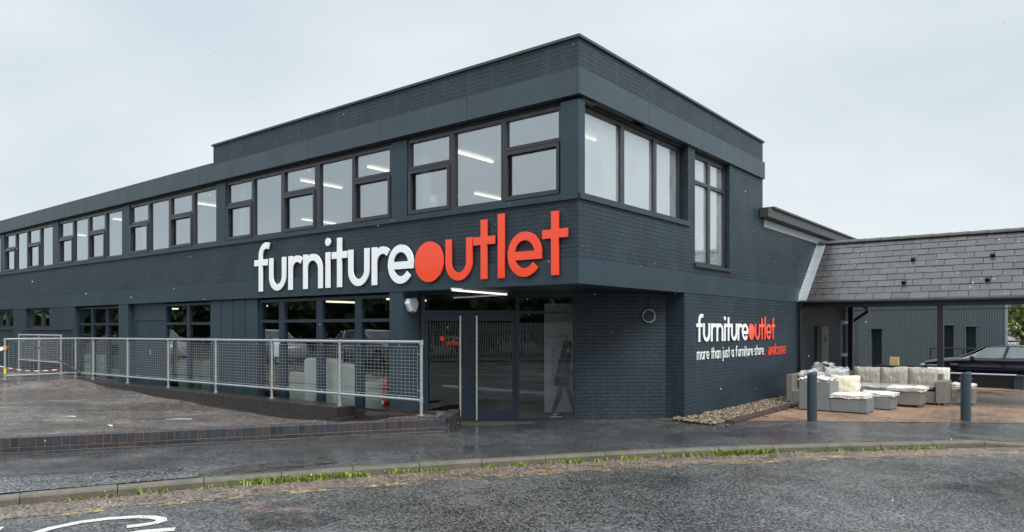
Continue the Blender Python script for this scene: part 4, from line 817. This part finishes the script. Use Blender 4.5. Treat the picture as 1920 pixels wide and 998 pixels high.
# horse trailer beyond
tz = thing('horse_trailer', (31.1, 45.5, -.32), R_(0), 'rounded horse trailer with black HORSES panel beyond the metal building', 'trailer'); b = MB()
b.loft([[(.9*math.cos(t), y, 1.30+.42*math.sin(t)) for t in [math.pi*k/10 for k in range(11)]]+[(-.9,y,.3),(.9,y,.3)] for y in (0, 2.6)]); b.build('body', simple('trailer_grey', (.30,.32,.34), .4), tz)
b = MB(); b.box(-.82, .88, -.03, -.005, 1.06, 1.42); b.build('panel', BLACK, tz)
fc = bpy.data.curves.new('lettering', 'FONT'); fc.body = 'HORSES'; fc.size = .2; fc.extrude = .005; fc.align_x = 'CENTER'; fo = bpy.data.objects.new('lettering_src', fc); COL.objects.link(fo)
me = bpy.data.meshes.new_from_object(fo.evaluated_get(bpy.context.evaluated_depsgraph_get())); bpy.data.objects.remove(fo)
lo = bpy.data.objects.new('lettering', me); COL.objects.link(lo); lo.parent = tz; lo.location = (.54, -.037, 1.17); lo.rotation_euler = (R_(90), 0, 0); me.materials.clear(); me.materials.append(WHITE)
for s in (-1, 1): w_ = MB(); w_.tube([(s*.85,1.3,.3),(s*1.0,1.3,.3)], .3, 16); w_.build('wheel', TYRE, tz)
# ================================================================ TREES
def tree_mesh(seed, H, r, nl, ls, leaf, base=.25):
    g = random.Random(seed); tm = MB(); lm = MB(); tm.tube([(0,0,-.3),(g.uniform(-.1,.1),0,H*.25),(g.uniform(-.3,.3),g.uniform(-.3,.3),H*.8)], [H*.028,H*.02,H*.006], 8); cl = []
    for k in range(18):
        a = g.uniform(0, 6.28); h0 = H*g.uniform(base*.7, .6); rr = r*g.uniform(.35, .95); h1 = min(H*.97, h0+g.uniform(.1,.4)*H); p = Vector((rr*math.cos(a), rr*math.sin(a), h1)); tm.tube([(0,0,h0),p*.5+Vector((0,0,h0*.5+.1)),p], [H*.010,H*.007,H*.003], 5); cl.append(p)
    for k in range(22): a = g.uniform(0, 6.28); u = g.random(); hh = H*(base+.05+(1-base-.1)*u); rr = r*math.sin(math.pi*min(.95, max(.12, u*.85+.15)))*g.uniform(.3,1); cl.append(Vector((rr*math.cos(a), rr*math.sin(a), hh)))
    for k in range(nl):
        c = g.choice(cl); q_ = c+Vector((g.gauss(0,1),g.gauss(0,1),g.gauss(0,.75)))*r*.2; n1 = Vector((g.gauss(0,1),g.gauss(0,1),g.gauss(0,1))).normalized(); t1 = n1.orthogonal().normalized(); t2 = n1.cross(t1); s = ls*g.uniform(.6,1.3)
        lm.add([q_-t1*s, q_-t2*s*.5, q_+t1*s, q_+t2*s*.5], [(0,1,2,3)])
    return tm, lm
def tree(name, loc, seed, H, r, nl, ls, leaf, label, group=None):
    e = thing(name, loc, seed*.7, label, 'tree', group); tm, lm = tree_mesh(seed, H, r, nl, ls, leaf); tm.build('trunk', BARK, e); lm.build('crown', leaf, e); return e
tree('tree', (36.2, 51, -.4), 3, 8, 3.2, 5200, .17, LEAFG, 'bright spring green tree right of the metal building')
tree('bush', (34.5, 52, -1.2), 5, 4.6, 2.6, 3600, .15, LEAFG, 'low bright green bush under the spring green tree')
tree('tree', (43, 58, -.4), 4, 10, 3.8, 5200, .2, LEAFG, 'taller green tree furthest right behind the spring green tree')
# places seen only in the glass: trees, fence and cars across the street and the yard
dt = tree('dark_tree', (-46, 8, -.3), 21, 6.0, 4.6, 6000, .5, LEAFD, 'dark tree across the yard seen reflected in the shop glass', 'trees reflected in the glass')
for i, (x, y, r) in enumerate([(-48,15,1),(-50,22,2),(-52,30,3),(-55,38,4),(-44,1,5),(-60,47,2.2),(-40,-6,.4),(-66,56,3.1)]): copy_tree(dt, (x, y, -.3), r)
for i, (x, y) in enumerate([(-14,-23),(-6,-24),(2,-23.5),(10,-25),(18,-24)]): copy_tree(dt, (x, y, -.3), i*1.3)
wc = make_car('pale silver car across the yard seen reflected in the shop windows', CARW, (-15.5, 8.2, .35), R_(150), 'pale cars reflected in the windows', name='parked_car')
for x, y, r in ((-17.5,13.2,148),(-20,18.,152),(-24,23.5,145)): copy_tree(wc, (x, y, .35), R_(r))
pf = thing('palisade_fence', (-16, -13, -.1), 0, 'grey palisade fence across the road seen reflected in the glass doors', 'fence'); b = MB()
for k in range(210): b.prism([(k*.15,0),(k*.15+.07,0),(k*.15+.06,.02),(k*.15+.01,.02)], .05, 2.3)
b.build('pale', simple('fence_grey', (.5,.52,.49), .5, .2), pf); b = MB(); b.box(0, 31.5, .03, .07, .4, .46); b.box(0, 31.5, .03, .07, 1.8, 1.86); b.build('rail', GALV, pf)
tag(MB().box(-60, 60, -60, -13.2, -.3, -.06).build('verge', EARTH), kind='structure')
# ================================================================ INSIDE THE SHOP
def armchair(x, y, z, rz, mat, label, group, s=1):
    e = thing('armchair', W(x, y, z), ANG+rz, label, 'armchair', group); e.scale = (s, s, s)
    for nm, q_ in (('seat', (-.3,.3,-.35,.3,.1,.45)), ('backrest', (-.42,.42,.3,.5,.1,.92)), ('armrest', (-.46,-.3,-.38,.3,.08,.62)), ('armrest', (.3,.46,-.38,.3,.08,.62))): m = MB(); m.bbox(*q_, .06); m.build(nm, mat, e, False)
    for a, b in ((-.38,-.3),(.38,-.3),(-.38,.42),(.38,.42)): m = MB(); m.tube([(a,b,0),(a,b,.1)], .025); m.build('leg', WOOD, e)
    return e
armchair(-6.2, .95, -.05, R_(160), OFFW, 'white armchair nearest the doors inside the shop window', 'white armchairs in the shop window', 1.25); armchair(-7.4, 1.0, -.05, R_(185), OFFW, 'middle white armchair inside the shop window', 'white armchairs in the shop window', 1.35); armchair(-8.45, 1.0, -.05, R_(175), OFFW, 'lower white armchair left of the tall ones in the shop window', 'white armchairs in the shop window', .95)
for i, (x, lab) in enumerate([(-12.1,'sage green armchair on the right in the double shop window'),(-13.4,'sage green armchair on the left in the double shop window'),(-17.7,'sage chair nearest the pilaster in the triple shop window'),(-18.8,'sage chair in the middle of the triple shop window'),(-19.9,'sage chair at the left of the triple shop window')]): armchair(x, .85, -.05, R_(180), GREENF, lab, 'sage armchairs behind glass', 1.15)
e = thing('side_cabinet', W(-9.55, .75, -.05), ANG, 'narrow brown wooden cabinet inside the shop window behind the railing', 'cabinet'); b = MB(); b.box(-.22,.22,-.2,.2,.06,.95); b.build('body', WOOD, e); b = MB(); b.box(-.25,.25,-.23,.23,.95,.99); b.build('top', WOOD, e); b = MB(); b.box(-.2,.2,-.215,-.201,.12,.5); b.build('door', WOOD, e)
lmp = thing('table_lamp', W(-9.55, .75, .94), ANG, 'small white lamp standing on the brown cabinet in the window', 'lamp'); lmp.scale = (.65, .65, .55); b = MB(); b.tube([(0,0,0),(0,0,.02),(0,0,.03),(0,0,.2)], [.08,.08,.02,.015], 12); b.build('base', DRUM, lmp); b = MB(); b.tube([(0,0,.16),(0,0,.34)], [.13,.09], 14); b.build('lamp_shade', PAPER, lmp)
e = thing('fire_extinguisher', W(-5.2, .45, .22), ANG, 'red fire extinguisher inside the window by the pilaster', 'fire extinguisher'); b = MB(); b.tube([(0,0,0),(0,0,.5),(0,0,.58),(0,0,.62)], [.085,.085,.05,.03], 14); b.build('cylinder', RED, e); b = MB(); b.tube([(0,0,.62),(0,0,.68)], .02); b.tube([(0,0,.66),(.1,0,.64),(.12,-.02,.35)], .012, 6); b.build('hose', BLACK, e); b = MB(); b.box(-.03,.03,-.09,-.086,.05,.14); b.build('label_patch', PAPER, e)
o = MB().box(-.16,.16,0,.002,-.22,.22).build('paper_notice', PAPER); tag(o, 'white paper notice stuck inside the shop window behind the railing', 'notice'); o.location = W(-8.75, .165, 1.42); o.rotation_euler.z = ANG
for i, (x, h_, m_, lab) in enumerate([(-17.5,1.2,PAPER,'white printed carton stack high in the triple window, nearest the pilaster'),(-18.6,1.2,BLUEBOX,'blue printed carton in the middle of the triple window'),(-19.7,1.2,BLUEBOX,'blue printed carton at the left of the triple window')]):
    e = thing('display_board', W(x, 1.5, -.05), ANG, lab, 'display board', 'boards in the triple window'); b = MB(); b.bbox(-.42,.42,0,.1,2.0,2.42,.01); b.build('board', m_, e); b = MB(); b.tube([(0,.05,0),(0,.05,2.0)], .02); b.build('stand', GALV, e); b = MB(); b.add([(-.25,-.004,2.05),(-.1,-.004,2.05),(.05,-.004,2.38),(-.1,-.004,2.38)], [(0,1,2,3)]); b.add([(.1,-.004,2.1),(.34,-.004,2.1),(.3,-.004,2.2),(.1,-.004,2.2)], [(0,1,2,3)]); b.build('graphic', PAPER if m_ is BLUEBOX else BLUEBOX, e)
lm_ = thing('glass_lamp', W(-3.72, .42, 4.13), ANG, 'glass table lamp standing in the upper corner bay window', 'lamp'); b = MB(); b.tube([(0,0,0),(0,0,.02),(0,0,.03),(0,0,.22)], [.09,.09,.015,.012], 12); b.build('stand', CHROME, lm_); b = MB(); b.tube([(0,0,.18),(0,0,.28),(0,0,.42)], [.06,.10,.085], 14); b.build('lamp_shade', PAPER, lm_)
# entrance lobby: panel and person
dpn = thing('banner_stand', (1.0, 16.35, -.05), R_(4), 'tall white banner stand with grey and red lettering behind the right glass pane', 'banner'); b = MB(); b.box(-.26, .46, 0, .06, .03, 2.5); b.build('board', INTW, dpn); b = MB(); b.box(-.22,.42,-.1,.16,0,.03); b.build('foot', BLACK, dpn)
line(dpn, 'shop with', -.2, 1.72, 0, .055, .003, GREYT, .17, .15, 0, .36); disc(dpn, .24, 1.75, .04, .045, .003, ORANGE); line(dpn, 'furniture', -.2, .26, 0, .06, .003, ORANGE, .2, .1, 0, .3)
vt = bpy.data.objects.new('lettering', None); COL.objects.link(vt); vt.parent = dpn; vt.location = (-.02, 0, .7); vt.rotation_euler = (0, R_(-90), 0)
line(vt, 'furniture', 0, 0, 0, .07, .003, GREYT, .1, .14, 0, .8)
def skinned(name, verts, edges, rad, mats, parent, matfn=None, levels=2, root=0):
    me = bpy.data.meshes.new(name); me.from_pydata(verts, edges, []); o = bpy.data.objects.new(name, me); COL.objects.link(o)
    sk_ = o.modifiers.new('skin', 'SKIN'); sk_.use_smooth_shade = True
    sv = me.skin_vertices[0].data
    for i, r in enumerate(rad): sv[i].radius = (r, r) if isinstance(r, (int, float)) else r; sv[i].use_root = (i == root)
    o.modifiers.new('sub', 'SUBSURF').levels = levels
    nm = bpy.data.meshes.new_from_object(o.evaluated_get(bpy.context.evaluated_depsgraph_get())); bpy.data.objects.remove(o)
    nm.name = name; nm.materials.clear()
    for m in mats: nm.materials.append(m)
    for p in nm.polygons:
        p.use_smooth = True
        if matfn: p.material_index = matfn(p.center)
    r_ = bpy.data.objects.new(name, nm); COL.objects.link(r_); r_.parent = parent; return r_
pr = thing('person', (1.10, 15.75, -.05), R_(3), 'person with long dark hair in dark jacket and leggings walking behind the right glass pane', 'person')
V = [(0,0,.86),(.02,0,1.0),(.05,0,1.16),(.08,0,1.31),(.10,0,1.39),(.13,0,1.47),(.145,0,1.56),   # pelvis..head 0-6
     (-.02,-.085,.80),(-.08,-.09,.46),(-.22,-.09,.09),(-.12,-.095,.035),                             # rear (near) leg 7-10
     (.06,.085,.80),(.18,.09,.47),(.30,.09,.08),(.41,.095,.035),                                     # front leg 11-14
     (.08,-.16,1.32),(.06,-.21,1.08),(.20,-.20,.93),(.26,-.19,.90),(.08,.16,1.32),(.10,.21,1.08),(.26,.18,.98),(.32,.17,.96)]
Eg = [(0,1),(1,2),(2,3),(3,4),(4,5),(5,6),(0,7),(7,8),(8,9),(9,10),(0,11),(11,12),(12,13),(13,14),(3,15),(15,16),(16,17),(17,18),(3,19),(19,20),(20,21),(21,22)]
rad = [.12,.115,.125,.12,.055,.075,.085,.09,.062,.042,.035,.09,.062,.042,.035,.058,.045,.034,.03,.058,.045,.034,.03]
for hb, y_ in ((18, -.19), (22, .17)):                         # fingers
    bx_, by_, bz_ = V[hb]
    for k in range(5):
        n0 = len(V); o_ = (k-2)*.019
        if k == 0: V += [(bx_+.02, by_+.03*(1 if y_ < 0 else -1), bz_+.01), (bx_+.05, by_+.035*(1 if y_ < 0 else -1), bz_-.01)]
        else: V += [(bx_+.045+.006*(k % 3), by_+o_, bz_-.02), (bx_+.06+.008*(k % 3), by_+o_, bz_-.05)]
        rad += [.011, .008]; Eg += [(hb, n0), (n0, n0+1)]
def pmat(c): return 0 if (c.z > 1.40 or (c.x > .20 and .84 < c.z < 1.02 and abs(c.y) > .12)) else (2 if c.z < .80 else 1)
skinned('body', V, Eg, rad, [SKIN, JACKET, LEGG], pr, pmat)
ft = MB(); ft.ball((.235,0,1.535), .018, .014, .02, 1); ft.build('nose', SKIN, pr, True)
ft = MB(); [ft.ball((.212, s*.033, 1.565), .01, .012, .008, 1) for s in (-1, 1)]; ft.build('eyes', BLACK, pr); ft = MB(); ft.ball((.22,0,1.495), .008, .022, .007, 1); ft.build('mouth', RED, pr)
hr_ = MB(); hr_.ball((.115,0,1.585), .112, .098, .098, 3); hr_.ball((.05,0,1.44), .075, .10, .15, 3); hr_.ball((.02,0,1.30), .06, .10, .14, 3); hr_.build('hair', HAIR, pr, True)
jk = MB(); jk.loft([[(cx+rx*math.cos(t), ry*math.sin(t), z) for t in [2*math.pi*k/16 for k in range(16)]] for cx, rx, ry, z in ((.0,.175,.185,.70),(.0,.165,.175,.86),(.03,.145,.16,1.05),(.06,.15,.18,1.22),(.085,.12,.17,1.34),(.10,.07,.08,1.41))]); jk.build('jacket', JACKET, pr, True)
for (x, y_) in ((-.2, -.09), (.33, .09)):
    s_ = MB(); s_.loft([[(x+a+.0, y_-hw, 0),(x+a, y_+hw, 0),(x+a, y_+hw, .03),(x+a, y_-hw, .03)] for a, hw in ((-.06,.03),(0,.04),(.14,.045),(.2,.02))]); so_ = s_.build('shoe_sole', PAPER, pr); s_ = MB(); s_.ball((x+.08,y_,.055), .12, .042, .04); s_.ball((x-.01,y_,.09), .055, .042, .05); s_.build('shoe', BLACK, pr, True); s_ = MB(); s_.ball((x+.03,y_-.04,.07), .05, .008, .015, 1); s_.build('shoe_stripe', PAPER, pr)

# ================================================================ RAIN
rn = MB(); g = random.Random(11)
def hid(p): return False
for k in range(120):
    d = 2.2+7.3*g.random(); x = (g.random()*1.42-.71)*d; z = 1.9+(g.random()*.72-.27)*d
    if z < .25 or d > 9.5-abs(x)*.25: continue
    r = g.uniform(.0022, .0042); l = r*g.uniform(1, 1.8)
    rn.add([(x-r,d,z),(x+r,d,z),(x,d-r,z),(x,d+r,z),(x+.2*r,d,z-l),(x-.2*r,d,z+l)], [(0,2,5),(2,1,5),(1,3,5),(3,0,5),(2,0,4),(1,2,4),(3,1,4),(0,3,4)])
RAINM = NT('rain_drop'); _p = RAINM.pbr((.8, .84, .86), .15, 0, None, .5, 0); 
_b = [n for n in RAINM.t.nodes if n.type == 'BSDF_PRINCIPLED'][0]; _b.inputs['Alpha'].default_value = .55
tag(rn.build('falling_rain', RAINM.m, smooth=True), 'scattered pale drops of rain and sleet falling in front of the store', 'rain', kind='stuff')
